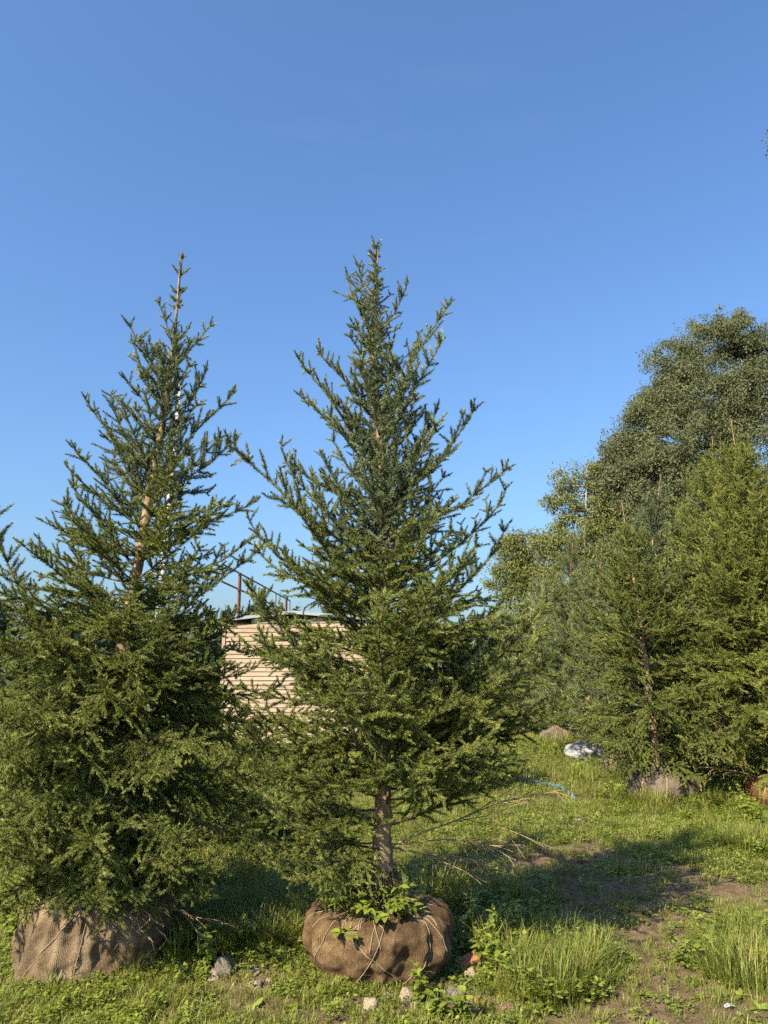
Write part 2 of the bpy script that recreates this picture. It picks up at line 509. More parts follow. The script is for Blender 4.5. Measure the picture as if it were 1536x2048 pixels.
def grow(W, N, rng, p, d, length, order, P, rad):
    inc = P['inc'][min(order, 3) - 1]
    n = max(1, int(round(length / inc)))
    step = length / n
    pts = [p.copy()]
    trop = P['trop'][min(order, 3) - 1]
    for i in range(n):
        for h in range(2):
            f = (i + 0.5 * h) / n
            up = trop + (P.get('tipup', 0) * max(0, f - 0.6) * 2.5 if order == 1 else 0)
            d = nrm(d + UPV * up * step / 0.2 + rng.normal(0, P['wob'], 3))
            p = p + d * step / 2
            pts.append(p.copy())
        frac = (i + 1) / n
        rem = length * (1 - frac)
        side = nrm(np.cross(d, UPV)) if abs(d[2]) < 0.95 else nrm(np.cross(d, np.array([1, 0, 0.0])))
        up2 = np.cross(side, d)
        def lateral(base, ll, sgn, psi, phi):
            dd = d * math.cos(phi) + (side * sgn * math.cos(psi) + up2 * math.sin(psi)) * math.sin(phi)
            grow(W, N, rng, base, nrm(dd), ll, order + 1, P, min(0.0028, rad * 0.35))
        if order == 1:
            bare_part = frac < P.get('bare', 0.22)
            last = i == n - 1
            if last:
                for sg in (-1, 1):
                    lateral(pts[-1], rng.uniform(0.05, 0.08), sg, rng.uniform(-0.3, 0.5), R(rng.uniform(40, 60)))
                if rng.random() < 0.6:
                    lateral(pts[-1], rng.uniform(0.03, 0.06), 1, R(90), R(rng.uniform(35, 60)))
            else:
                for sg in (-1, 1):
                    if rng.random() < (0.35 if bare_part else 0.93):
                        ll = max(0.05, (rem + 0.05) * P['ratio'] * rng.uniform(0.6, 1.15))
                        ll = min(ll, P['maxlat'])
                        lateral(pts[-1], ll, sg, rng.uniform(*P['psi']), R(rng.uniform(42, 62)))
                if not bare_part and rng.random() < P['upright']:
                    lateral(pts[-1], rng.uniform(0.05, 0.15), rng.choice((-1, 1)), R(rng.uniform(50, 95)), R(rng.uniform(40, 65)))
            # short shoots between the nodes
            k = rng.integers(P['short'][0], P['short'][1] + 1)
            for j in range(k):
                if bare_part and rng.random() < 0.7: continue
                t = rng.uniform(0.05, 0.95)
                base = pts[-3] * (1 - t) + pts[-1] * t
                lateral(base, rng.uniform(0.045, 0.12), rng.choice((-1, 1)), rng.uniform(-0.5, 1.3), R(rng.uniform(40, 65)))
        elif order == 2 and length > 0.15:
            if i < n - 1 or True:
                for sg in (-1, 1):
                    if rng.random() < 0.85:
                        ll = min(max(0.05, (rem + 0.03) * 0.6 * rng.uniform(0.6, 1.2)), 0.16) if i < n - 1 else rng.uniform(0.03, 0.05)
                        lateral(pts[-1] if i == n - 1 else pts[-2] * 0.5 + pts[-1] * 0.5, ll, sg, rng.uniform(-0.5, 0.5), R(rng.uniform(38, 58)))
    pts = np.array(pts)
    m = len(pts)
    r0, r1 = rad, max(0.0012, rad * 0.3)
    tube(W, pts, np.linspace(r0, r1, m), 5 if order == 1 else 3, tint=0.5)
    if order == 1:
        b0 = P.get('bareneed', 0.3)
        k0 = min(m - 2, int(b0 * m))
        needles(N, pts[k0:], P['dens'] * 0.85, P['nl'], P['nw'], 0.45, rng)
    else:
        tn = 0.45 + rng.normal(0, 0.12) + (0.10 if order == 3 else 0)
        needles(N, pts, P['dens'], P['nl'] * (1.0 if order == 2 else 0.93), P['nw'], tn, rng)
    return pts[-1]

BASE_UP = dict(inc=(0.125, 0.11, 0.09), trop=(0.03, 0.05, 0.06), tipup=0.05, wob=0.075, ratio=0.50, maxlat=0.36, psi=(-0.35, 0.45),
               upright=0.45, short=(2, 4), dens=1600, nl=0.0205, nw=0.0037, bare=0.15, bareneed=0.18)
BASE_MID = dict(BASE_UP, trop=(0.00, -0.01, 0.0), tipup=0.18, ratio=0.55, maxlat=0.42, psi=(-0.55, 0.3), upright=0.35, short=(2, 4), bare=0.25, bareneed=0.32)
BASE_LOW = dict(BASE_UP, inc=(0.085, 0.10, 0.09), trop=(-0.03, -0.22, -0.26), tipup=0.30, ratio=0.50, maxlat=0.40, psi=(-0.7, 0.15), upright=0.12, short=(2, 4), bare=0.25,
                bareneed=0.3, nl=0.0185)
class Proto:
    pass
def make_proto(seed, L, P, rad=None, needle_mat=None, nm='spruce'):
    rng = np.random.default_rng(seed)
    W, N = MB(), MB()
    tip = grow(W, N, rng, np.zeros(3), nrm(np.array([1, 0, P.get('start', 0.0)])), L, 1, P, rad or 0.0030 + 0.0055 * L)
    pr = Proto()
    pr.wood = W.mesh(nm + '_branch_wood', M_TWIG, True)
    pr.need = N.mesh(nm + '_needles', needle_mat or M_NEEDLE)
    pr.tip = tip; pr.L = float(np.linalg.norm(tip)); pr.phi = math.atan2(tip[2], math.hypot(tip[0], tip[1]))
    pr.yaw = math.atan2(tip[1], tip[0])
    pr.ntri = len(pr.need.polygons)
    return pr
PROTO = {'up': [], 'mid': [], 'low': []}
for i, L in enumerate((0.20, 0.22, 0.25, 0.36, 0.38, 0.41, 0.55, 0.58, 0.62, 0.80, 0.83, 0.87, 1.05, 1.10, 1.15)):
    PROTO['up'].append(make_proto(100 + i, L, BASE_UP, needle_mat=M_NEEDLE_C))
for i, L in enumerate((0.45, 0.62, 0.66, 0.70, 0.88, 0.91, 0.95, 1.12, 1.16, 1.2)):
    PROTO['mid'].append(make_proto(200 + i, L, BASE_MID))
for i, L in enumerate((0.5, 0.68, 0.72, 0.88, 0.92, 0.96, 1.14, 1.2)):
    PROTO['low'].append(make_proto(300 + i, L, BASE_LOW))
print('proto tris', sum(p.ntri for k in PROTO.values() for p in k))

def make_leader(seed, L, dense):
    rng = np.random.default_rng(seed)
    W, N = MB(), MB()
    pts = [np.zeros(3)]; d = np.array([0, 0, 1.0])
    n = 10
    for i in range(n):
        d = nrm(d + rng.normal(0, 0.03, 3)); pts.append(pts[-1] + d * L / n)
    pts = np.array(pts)
    tube(W, pts, np.linspace(0.0075, 0.0028, n + 1), 6)
    if dense:
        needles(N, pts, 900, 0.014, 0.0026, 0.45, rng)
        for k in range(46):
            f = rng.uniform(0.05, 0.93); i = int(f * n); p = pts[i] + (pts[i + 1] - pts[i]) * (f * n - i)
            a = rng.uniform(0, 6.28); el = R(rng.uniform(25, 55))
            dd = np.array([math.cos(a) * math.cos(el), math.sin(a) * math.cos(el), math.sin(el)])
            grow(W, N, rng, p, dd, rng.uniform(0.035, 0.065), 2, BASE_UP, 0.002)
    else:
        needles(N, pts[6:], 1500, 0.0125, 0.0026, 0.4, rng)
        for f, cnt in ((0.06, 5), (0.16, 6), (0.30, 5), (0.36, 3)):
            i = int(f * n); p = pts[i] + (pts[i + 1] - pts[i]) * (f * n - i)
            for k in range(cnt):
                a = rng.uniform(0, 6.28); el = R(rng.uniform(20, 55))
                dd = np.array([math.cos(a) * math.cos(el), math.sin(a) * math.cos(el), math.sin(el)])
                grow(W, N, rng, p, dd, rng.uniform(0.035, 0.06), 2, BASE_UP, 0.002)
        for k in range(4):
            a = k * 1.57 + 0.3; el = R(40)
            dd = np.array([math.cos(a) * math.cos(el), math.sin(a) * math.cos(el), math.sin(el)])
            grow(W, N, rng, pts[6], dd, rng.uniform(0.07, 0.1), 2, BASE_UP, 0.002)
    for k in range(4):
        a = k * 1.57 + 0.7; el = R(48)
        dd = np.array([math.cos(a) * math.cos(el), math.sin(a) * math.cos(el), math.sin(el)])
        grow(W, N, rng, pts[-1] if dense else pts[-2], dd, rng.uniform(0.05, 0.075) if dense else 0.03, 2, BASE_UP, 0.002)
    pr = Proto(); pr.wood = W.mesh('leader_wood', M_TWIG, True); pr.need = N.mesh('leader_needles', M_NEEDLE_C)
    return pr
LEAD_DENSE, LEAD_BARE = make_leader(11, 0.42, True), make_leader(12, 0.42, False)

# dead, needle-less branches
def make_dead(seed, L):
    rng = np.random.default_rng(seed)
    W = MB()
    def rec(p, d, length, order, rad):
        n = max(3, int(length / 0.06)); pts = [p.copy()]
        for i in range(n):
            d2 = nrm(d + np.array([0, 0, -0.05 if order > 1 else 0.015]) + rng.normal(0, 0.07, 3)); d = d2
            p = p + d * length / n; pts.append(p.copy())
            if order < 3 and i > (n * 0.25 if order == 1 else 0) and rng.random() < (0.85 if order == 1 else 0.4):
                side = nrm(np.cross(d, UPV)) * rng.choice((-1, 1))
                ll = (length * (1 - i / n) + 0.08) * rng.uniform(0.35, 0.7)
                rec(p.copy(), nrm(d * 0.8 + side * rng.uniform(0.3, 0.7) + UPV * rng.uniform(-0.4, 0.15)), ll, order + 1, rad * 0.5)
        tube(W, np.array(pts), np.linspace(rad, max(0.0012, rad * 0.35), len(pts)), 4)
        return pts[-1]
    tip = rec(np.zeros(3), np.array([1.0, 0, 0]), L, 1, 0.0058)
    pr = Proto(); pr.wood = W.mesh('dead_branch_wood', M_DEAD, True); pr.need = None
    pr.tip = tip; pr.L = float(np.linalg.norm(tip)); pr.phi = math.atan2(tip[2], math.hypot(tip[0], tip[1])); pr.yaw = math.atan2(tip[1], tip[0])
    return pr
DEAD = [make_dead(401, 0.9), make_dead(402, 0.6), make_dead(403, 1.1)]

def place(tree, origin, pr, root, tip, rng, name='branch', roll=0.0, needle=None):
    """one branch object from a prototype so that it starts at root and ends at tip (world)"""
    v = Vector(tip) - Vector(root)
    s = v.length / pr.L
    az = math.atan2(v.y, v.x); el = math.atan2(v.z, math.hypot(v.x, v.y))
    rot = Matrix.Rotation(az, 4, 'Z') @ Matrix.Rotation(-(el - pr.phi), 4, 'Y') @ Matrix.Rotation(-pr.yaw, 4, 'Z') @ Matrix.Rotation(roll, 4, 'X')
    if roll == 0.0 and rng.random() < 0.5:
        pass
    m = Matrix.Translation(Vector(root) - origin) @ rot @ Matrix.Scale(s, 4)
    o = link(name, pr.wood, tree, mat4=m)
    if pr.need is not None:
        link('needles', needle or pr.need, o)
    return o

def pick(kind, L, rng):
    c = sorted(PROTO[kind], key=lambda p: abs(math.log(p.L / L)))
    return c[rng.integers(0, 4)]

class Trunk:
    def __init__(self, pts, radii):
        self.c = crom(pts, 6)
        zz = [p[2] for p in pts]
        self.r = np.interp(self.c[:, 2], zz, radii)
    def at(self, z):
        i = int(np.clip(np.searchsorted(self.c[:, 2], z) - 1, 0, len(self.c) - 2))
        a, b = self.c[i], self.c[i + 1]
        t = (z - a[2]) / (b[2] - a[2] + 1e-9)
        return Vector(a + (b - a) * t)
    def rad(self, z):
        return float(np.interp(z, self.c[:, 2], self.r))
    def mesh(self, origin, mat, seed, sides=14):
        rng = np.random.default_rng(seed)
        # resample finely, then knobble the bark
        z = np.arange(self.c[0, 2], self.c[-1, 2], 0.02)
        pts = np.array([self.at(k) for k in z]) - np.array(origin)
        rr = np.array([self.rad(k) for k in z])
        a = np.arange(sides) * 2 * math.pi / sides
        V = []
        for p, r in zip(pts, rr):
            for k in a:
                nn = mnoise.noise(Vector((math.cos(k) * 2.2, math.sin(k) * 2.2, p[2] * 11 + seed))) * 0.26 + \
                     mnoise.noise(Vector((math.cos(k) * 5, math.sin(k) * 5, p[2] * 40 + seed))) * 0.10
                w = max(0.0, math.sin(p[2] * 33 + seed)) ** 6 * 0.17
                q_ = r * (1 + nn + w)
                V.append((p[0] + math.cos(k) * q_, p[1] + math.sin(k) * q_, p[2]))
        m = len(pts); Q = []
        for i in range(m - 1):
            for k in range(sides):
                k2 = (k + 1) % sides
                Q.append((i * sides + k, i * sides + k2, (i + 1) * sides + k2, (i + 1) * sides + k))
        Bt = MB(); Bt.add(V, quads=Q)
        return Bt.mesh('trunk', mat, True)

# ------------------------------------------------------------------ burlap root balls
def root_ball(tree, local, Rr, H, mat, seed, lobes=0, lobe_d=0.0, pleat=0.03, boxy=0.0, collar=0.14, twines=(), lumps=8, folds=(), nth=150, dirt=0.3, twine_r=0.0016, prof=None, cords=0, fold_in=0.0):
    rng = np.random.default_rng(seed)
    nt_, mt = nth, max(24, int(nth * 0.45))
    if prof is None:
        prof = [(0.0, 0.80, -0.06), (0.10, 0.90, 0.06), (0.28, 1.0, 0.32), (0.45, 1.0, 0.58), (0.58, 0.93, 0.80), (0.70, 0.78, 0.95), (0.82, 0.50, 1.01), (0.92, 0.28, 1.08), (1.0, collar, 1.34)]
    T, PR, PZ = zip(*prof)
    def rz(t):
        return np.interp(t, T, PR), np.interp(t, T, PZ)
    # smooth the profile
    tt = np.linspace(0, 1, mt)
    ker = np.ones(5) / 5
    pr_ = np.convolve(np.pad(np.interp(tt, T, PR), 2, mode='edge'), ker, 'valid')
    pz_ = np.convolve(np.pad(np.interp(tt, T, PZ), 2, mode='edge'), ker, 'valid')
    L = [(rng.uniform(0, 6.28), rng.uniform(0.3, 0.72), rng.uniform(0.10, 0.24), rng.uniform(0.03, 0.085)) for _ in range(lumps)]
    ph = rng.uniform(0, 6.28, 6)
    def surf(th, t):
        r = np.interp(t, tt, pr_) * Rr; z = np.interp(t, tt, pz_) * H
        body = math.exp(-((t - 0.45) / 0.33) ** 2)
        c, s = math.cos(th), math.sin(th)
        k = 1.0
        if boxy:
            k += boxy * (abs(math.cos(2 * th + ph[0])) - 0.6) * body
        k += 0.07 * mnoise.noise(Vector((c * 1.6 + seed, s * 1.6, t * 3.0)))
        k += 0.045 * mnoise.noise(Vector((c * 5 + seed, s * 5, t * 9.0))) + 0.022 * mnoise.noise(Vector((c * 12 + seed, s * 12, t * 16.0)))
        if lobes:
            k -= lobe_d * (abs(math.cos(th * lobes / 2 + ph[1])) ** 10) * body
        top = max(0.0, (t - 0.55) / 0.45)
        pl = math.sin(th * 17 + 2.2 * mnoise.noise(Vector((c * 2, s * 2, seed + 0.5))) * 3 + ph[2])
        k += pleat * top * (abs(pl) - 0.5) * 3.0
        side_pl = math.sin(th * 11 + (1 - t) * 3.2 * math.sin(th + ph[4]) + ph[3])
        k += pleat * 0.45 * max(0, side_pl) ** 3 * math.exp(-((t - 0.5) / 0.35) ** 2)
        dz = 0.0
        for lt, l0, lw, la in L:
            d = math.atan2(math.sin(th - lt), math.cos(th - lt))
            g = math.exp(-(d * d) / (2 * lw * lw) - ((t - l0) ** 2) / (2 * (lw * 0.45) ** 2))
            k += la * g; dz += la * 0.3 * g * H
        for f0, f1, fw, fa in folds:                      # raised gathered folds from base angle f0 to collar angle f1
            mid = f0 + (f1 - f0) * t
            d = math.atan2(math.sin(th - mid), math.cos(th - mid))
            k += fa * math.exp(-(abs(d) / fw) ** 1.6) * (min(1, t * 5) * (1 - 0.4 * t) if fold_in else 0.15 + 1.1 * t)
        return (c * r * k, s * r * k, z + dz + 0.012 * mnoise.noise(Vector((c * 3, s * 3, t * 4 + seed))))
    V, tn, UV = [], [], []
    for j in range(mt):
        t = tt[j]
        for i in range(nt_):
            th = i * 2 * math.pi / nt_
            V.append(surf(th, t))
            g = mnoise.noise(Vector((math.cos(th) * 2.5 + seed * 3, math.sin(th) * 2.5, t * 5)))
            tn.append(float(np.clip((g + 0.12) * 1.9, 0, 1)) * dirt + dirt * 0.5 * max(0, 0.2 - t) * 5)
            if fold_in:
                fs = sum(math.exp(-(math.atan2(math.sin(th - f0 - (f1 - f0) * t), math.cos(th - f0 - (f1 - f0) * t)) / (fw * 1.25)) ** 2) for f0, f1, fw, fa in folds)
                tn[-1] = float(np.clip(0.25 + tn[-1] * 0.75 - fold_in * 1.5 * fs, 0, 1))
            UV.append((th * Rr, t * (Rr + H)))
    Q = []
    for j in range(mt - 1):
        for i in range(nt_):
            i2 = (i + 1) % nt_
            Q.append((j * nt_ + i, j * nt_ + i2, (j + 1) * nt_ + i2, (j + 1) * nt_ + i))
    Bb = MB(); Bb.add(V, quads=Q, tint=np.array(tn))
    me = Bb.mesh('root_ball', mat, True)
    uvl = me.uv_layers.new(name='UVMap')
    li = np.zeros(len(me.loops), dtype=np.int32); me.loops.foreach_get('vertex_index', li)
    uva = np.array(UV)[li]
    # unwrap the seam
    q4 = uva.reshape(-1, 4, 2)
    per = 2 * math.pi * Rr
    mx = q4[:, :, 0].max(1, keepdims=True)
    q4[:, :, 0] = np.where(mx - q4[:, :, 0] > per / 2, q4[:, :, 0] + per, q4[:, :, 0])
    uvl.data.foreach_set('uv', q4.reshape(-1).astype(np.float32))
    ball = link('root_ball', me, tree, loc=local)
    twines = list(twines)
    for q_ in range(cords):
        a0 = rng.uniform(-3.0, -0.1); a1 = a0 + rng.normal(0, 0.35); t0 = rng.uniform(0.42, 0.78)
        twines.append([(a0, t0), ((a0 * 2 + a1) / 3 + rng.normal(0, 0.06), t0 * 0.6 + 0.4), (a1, 0.99)])
    for path in twines:
        pts = []
        P2 = [np.array((a, b, 0.0)) for a, b in path]
        for p in crom(P2, 10):
            x, y, z = surf(p[0], float(np.clip(p[1], 0, 1)))
            n_ = Vector((x, y, (p[1] - 0.4) * Rr * 2.2)).normalized()
            pts.append((x + n_.x * 0.004, y + n_.y * 0.004, z + n_.z * 0.004))
        Bw = MB(); tube(Bw, pts, twine_r, 5)
        link('twine', Bw.mesh('twine', M_TWINE, True), ball)
    return ball, surf

# ------------------------------------------------------------------ the conifers
def conifer(name, label, group, base, trunk_px=None, trunk=None, radii=None, Y=None, seed=1, crown=(0.6, 3.9), density=1.0, Lmax=1.15,
            slope=0.68, elev=None, kinds=None, tips=(), leader=None, lead_len=0.42, needle_mat=None, bark=None, ball=None, azbias=None, dead=(), reach=None, dens_f=None, spacing=0.17):
    rng = np.random.default_rng(seed)
    origin = Vector(base)
    tree = empty(name, origin)
    tag(tree, label, 'tree', group)
    if trunk is None:
        trunk = [at(u, v, Y) for u, v in trunk_px]
    T = Trunk([tuple(p) for p in trunk], radii)
    link('trunk', T.mesh(origin, bark or M_BARK, seed), tree)
    ztop = T.c[-1][2]
    nm = {}
    def need_for(pr):
        if needle_mat is None or pr.need is None: return None
        if pr not in nm:
            key = needle_mat.name
            cache = getattr(pr, 'alt', {})
            if key not in cache:
                me = pr.need.copy(); me.materials.clear(); me.materials.append(needle_mat); cache[key] = me; pr.alt = cache
            nm[pr] = cache[key]
        return nm[pr]
    if leader is not None:
        d = (Vector(T.c[-1]) - Vector(T.c[-4])).normalized()
        q_ = Vector((0, 0, 1)).rotation_difference(d).to_matrix().to_4x4()
        start = T.at(ztop - lead_len * 0.97)
        m = Matrix.Translation(start - origin) @ q_ @ Matrix.Scale(lead_len / 0.42, 4)
        o = link('leader', leader.wood, tree, mat4=m)
        link('needles', need_for(leader) or leader.need, o)
    if elev is None:
        elev = [(0.0, -2), (0.15, 14), (0.35, 34), (0.6, 46), (1.0, 56)]
    ef, ev = zip(*elev)
    count = 0
    # branches whose tips stand out in the outline
    for (ru, rv), (tu, tv), dy, kind in tips:
        root = at(ru, rv, Y); root = T.at(root.z)
        tip = at(tu, tv, Y + dy)
        L = (tip - root).length
        place(tree, origin, pick(kind, L, rng), root, tip, rng, roll=rng.uniform(-0.3, 0.3)); count += 1
    # whorls
    z = crown[0]
    az = rng.uniform(0, 6.28)
    while z < crown[1]:
        f = (z - crown[0]) / (ztop - crown[0])
        for main in (True, False):
            n = int(round((5.0 if main else 3.6) * density * (dens_f(f) if dens_f else 1.0)))
            zz = z if main else z + spacing * rng.uniform(0.3, 0.7)
            if zz > crown[1]: continue
            az += 2.4
            for k in range(n):
                a = az + k * 2 * math.pi / n + rng.uniform(-0.45, 0.45)
                if azbias is not None and not azbias(a, zz, rng): continue
                L = (min(Lmax, slope * (ztop - zz) + 0.07) if reach is None else float(np.interp(zz, *zip(*reach)))) * rng.uniform(0.72, 1.06) * (1.0 if main else rng.uniform(0.45, 0.85))
                if f < 0.12: L *= 0.8 + f * 1.6
                e = R(float(np.interp(f, ef, ev)) + rng.normal(0, 7))
                root = T.at(zz + rng.uniform(-0.02, 0.02))
                tip = root + Vector((math.cos(a) * math.cos(e), math.sin(a) * math.cos(e), math.sin(e))) * L
                if tip.z < 0.12: tip.z = 0.12 + rng.uniform(0, 0.1)
                kd = kinds(f, rng) if kinds else ('low' if f < 0.14 else 'mid' if f < 0.38 else 'up')
                pr = pick(kd, L, rng)
                place(tree, origin, pr, root, tip, rng, roll=rng.uniform(-0.35, 0.35), needle=need_for(pr)); count += 1
        z += spacing * rng.uniform(0.9, 1.15)
    for (ru, rv), (tu, tv), dy, i in dead:
        root = T.at(at(ru, rv, Y).z); tip = at(tu, tv, Y + dy)
        place(tree, origin, DEAD[i], root, tip, rng, name='dead_branch')
    if ball:
        bl = dict(ball); loc = bl.pop('loc') - origin
        tree_ball = root_ball(tree, loc, **bl)
        return tree, T, tree_ball, count
    return tree, T, None, count

# --- the spruce in the middle
YC = 4.75
pc = at(762, 1800, YC)
bc = Vector((pc.x, YC, gz(pc.x, YC)))
twC = [[(-2.05, 0.0), (-1.72, 0.3), (-1.55, 0.55), (-1.5, 0.75)], [(-1.1, 0.03), (-1.42, 0.22), (-1.78, 0.42), (-2.1, 0.62), (-2.2, 0.78)], [(-0.62, 0.05), (-0.7, 0.4), (-0.8, 0.62), (-0.9, 0.9)], [(-1.35, 0.0), (-1.0, 0.3), (-0.88, 0.52), (-0.95, 0.75)],
       [(-2.55, 0.0), (-2.45, 0.3), (-2.3, 0.6), (-2.2, 0.8)], [(-1.1, 0.72), (-1.2, 0.85), (-1.35, 0.99)], [(-2.0, 0.74), (-1.9, 0.86), (-1.7, 0.99)], [(-0.6, 0.7), (-0.8, 0.85), (-1.1, 0.99)], [(-2.6, 0.72), (-2.4, 0.85), (-2.0, 0.99)], [(-1.5, 0.75), (-1.55, 0.99)], [(-1.8, 0.73), (-1.75, 0.99)]]
trunkC = [(762, 1835), (765, 1770), (764, 1700), (766, 1600), (767, 1450), (768, 1250), (768, 1050), (757, 830), (746, 660), (757, 495)]
radC = [0.102, 0.076, 0.055, 0.047, 0.042, 0.034, 0.026, 0.018, 0.010, 0.003]
tipsC = [((748, 690), (812, 567), -0.1, 'up'), ((748, 700), (692, 562), 0.1, 'up'), ((750, 640), (722, 535), 0.15, 'up'), ((758, 850), (900, 618), 0.05, 'up'),
         ((760, 900), (884, 690), -0.2, 'up'), ((757, 840), (638, 705), 0.0, 'up'), ((760, 960), (602, 718), 0.1, 'up'), ((764, 950), (606, 790), 0.35, 'up'),
         ((768, 1020), (948, 818), 0.1, 'up'), ((768, 1080), (1012, 938), -0.1, 'up'), ((769, 1190), (1014, 985), 0.15, 'up'), ((768, 1130), (558, 890), -0.1, 'up'),
         ((768, 1200), (442, 890), 0.1, 'up'), ((768, 1230), (500, 1034), -0.15, 'up'), ((768, 1330), (1004, 1064), 0.2, 'up'), ((768, 1300), (572, 1112), 0.1, 'up'),
         ((768, 1500), (1118, 1192), -0.1, 'mid'), ((768, 1520), (1105, 1325), -0.3, 'mid'), ((768, 1420), (1060, 1230), 0.3, 'up'), ((768, 1450), (505, 1195), 0.0, 'up'),
         ((768, 1430), (520, 1275), -0.3, 'mid'), ((767, 1545), (1090, 1440), 0.1, 'mid'), ((767, 1560), (455, 1480), 0.0, 'mid'), ((766, 1655), (465, 1555), -0.15, 'mid'),
         ((766, 1655), (1005, 1535), 0.0, 'mid'), ((766, 1710), (545, 1735), -0.35, 'low'), ((766, 1640), (670, 1330), -0.75, 'mid'), ((767, 1560), (738, 1180), -0.75, 'mid'),
         ((766, 1700), (480, 1655), 0.1, 'mid'), ((768, 1350), (470, 1290), 0.4, 'mid'), ((766, 1640), (500, 1605), -0.3, 'mid'), ((766, 1680), (520, 1705), -0.2, 'low'), ((766, 1690), (600, 1745), -0.5, 'low'), ((766, 1650), (560, 1645), -0.5, 'mid'), ((766, 1620), (470, 1640), 0.2, 'mid'),
         ((766, 1715), (650, 1765), -0.4, 'low'), ((766, 1600), (480, 1505), -0.4, 'mid'), ((766, 1580), (530, 1430), -0.3, 'mid'), ((766, 1580), (520, 1560), -0.6, 'mid'), ((766, 1560), (980, 1480), -0.7, 'mid'),
         ((768, 1480), (1130, 1290), 0.1, 'mid'), ((768, 1540), (1122, 1400), 0.0, 'mid'), ((768, 1500), (1075, 1275), -0.4, 'mid'), ((767, 1580), (1060, 1500), -0.2, 'mid'), ((767, 1560), (1110, 1475), 0.2, 'mid'),
         ((767, 1600), (1045, 1558), -0.1, 'mid'), ((768, 1440), (1085, 1190), 0.25, 'up')]
RC = [(0.98, 0.85), (1.3, 1.02), (1.6, 0.98), (2.0, 0.86), (2.5, 0.72), (3.0, 0.55), (3.5, 0.34), (4.0, 0.13), (4.3, 0.08)]
treeC, TC, ballC, nC = conifer('spruce_tree', 'tall spruce in the middle with a round burlap root ball, weeds growing on the ball', 'balled spruces in the nursery', bc,
    trunk_px=trunkC, radii=radC, Y=YC, seed=7, crown=(0.98, 4.06), density=1.0, reach=RC, dens_f=lambda f: 1.5 if f < 0.3 else 1.1 if f < 0.5 else 0.85, tips=tipsC, leader=LEAD_DENSE, lead_len=0.5, azbias=lambda a, z, r: not (z < 1.3 and math.cos(a + R(132)) > 0.75 and r.random() < 0.8),
    elev=[(0.0, 8), (0.12, 14), (0.3, 32), (0.55, 50), (0.8, 62), (1.0, 70)], kinds=lambda f, r: 'mid' if f < 0.32 else 'up',
    dead=[((765, 1700), (1128, 1580), -0.05, 2), ((765, 1690), (1040, 1690), -0.1, 0), ((765, 1690), (990, 1730), 0.1, 1), ((766, 1660), (660, 1640), -0.2, 1)],
    ball=dict(loc=bc, Rr=0.415, H=0.372, fold_in=0.55,
      prof=[(0.0, 0.78, -0.06), (0.10, 0.89, 0.06), (0.28, 0.98, 0.30), (0.42, 0.99, 0.52), (0.52, 0.96, 0.68), (0.60, 0.89, 0.79), (0.69, 0.74, 0.83), (0.80, 0.50, 0.90), (0.91, 0.29, 1.05), (1.0, 0.19, 1.36)], mat=M_BURLAP, seed=5, lobes=7, lobe_d=0.10, pleat=0.035, twines=twC, cords=22, lumps=16, dirt=0.75, collar=0.17, nth=200, folds=[(-1.85, -2.3, 0.10, 0.07), (-2.3, -2.75, 0.13, 0.08), (-2.65, -2.2, 0.07, 0.06), (-1.45, -2.1, 0.05, 0.05), (-0.85, -0.55, 0.09, 0.06), (-0.35, -0.6, 0.10, 0.06), (-2.95, -2.9, 0.12, 0.07), (-1.15, -0.75, 0.045, 0.04)]))

# --- the leaning spruce on the left
YL = 4.85
pl_ = at(165, 1810, YL)
bl_ = Vector((pl_.x, YL, gz(pl_.x, YL)))
twL = [[(-2.2, 0.05), (-1.9, 0.3), (-1.5, 0.6), (-1.4, 0.97)], [(-1.5, 0.05), (-1.4, 0.4), (-1.35, 0.7), (-1.45, 0.97)],
       [(-2.7, 0.2), (-2.4, 0.5), (-2.0, 0.75), (-1.6, 0.97)], [(-0.3, 0.45), (-0.6, 0.7), (-1.2, 0.98)], [(0.1, 0.5), (-0.3, 0.75), (-1.0, 0.98)],
       [(-2.9, 0.5), (-2.6, 0.72), (-1.8, 0.98)]]
foldL = [(-2.30, -1.6, 0.09, 0.10), (-2.0, -1.54, 0.04, 0.07), (-1.72, -1.52, 0.045, 0.09), (-1.45, -1.45, 0.035, 0.07), (-1.25, -1.40, 0.035, 0.06), (-0.95, -1.3, 0.09, 0.09), (-2.7, -1.8, 0.10, 0.08), (-0.6, -1.2, 0.05, 0.06)]
trunkL = [(160, 1850), (170, 1760), (186, 1640), (213, 1450), (236, 1340), (264, 1200), (298, 1000), (328, 830), (345, 710), (355, 600), (362, 505)]
radL = [0.085, 0.066, 0.054, 0.047, 0.042, 0.036, 0.027, 0.019, 0.013, 0.008, 0.003]
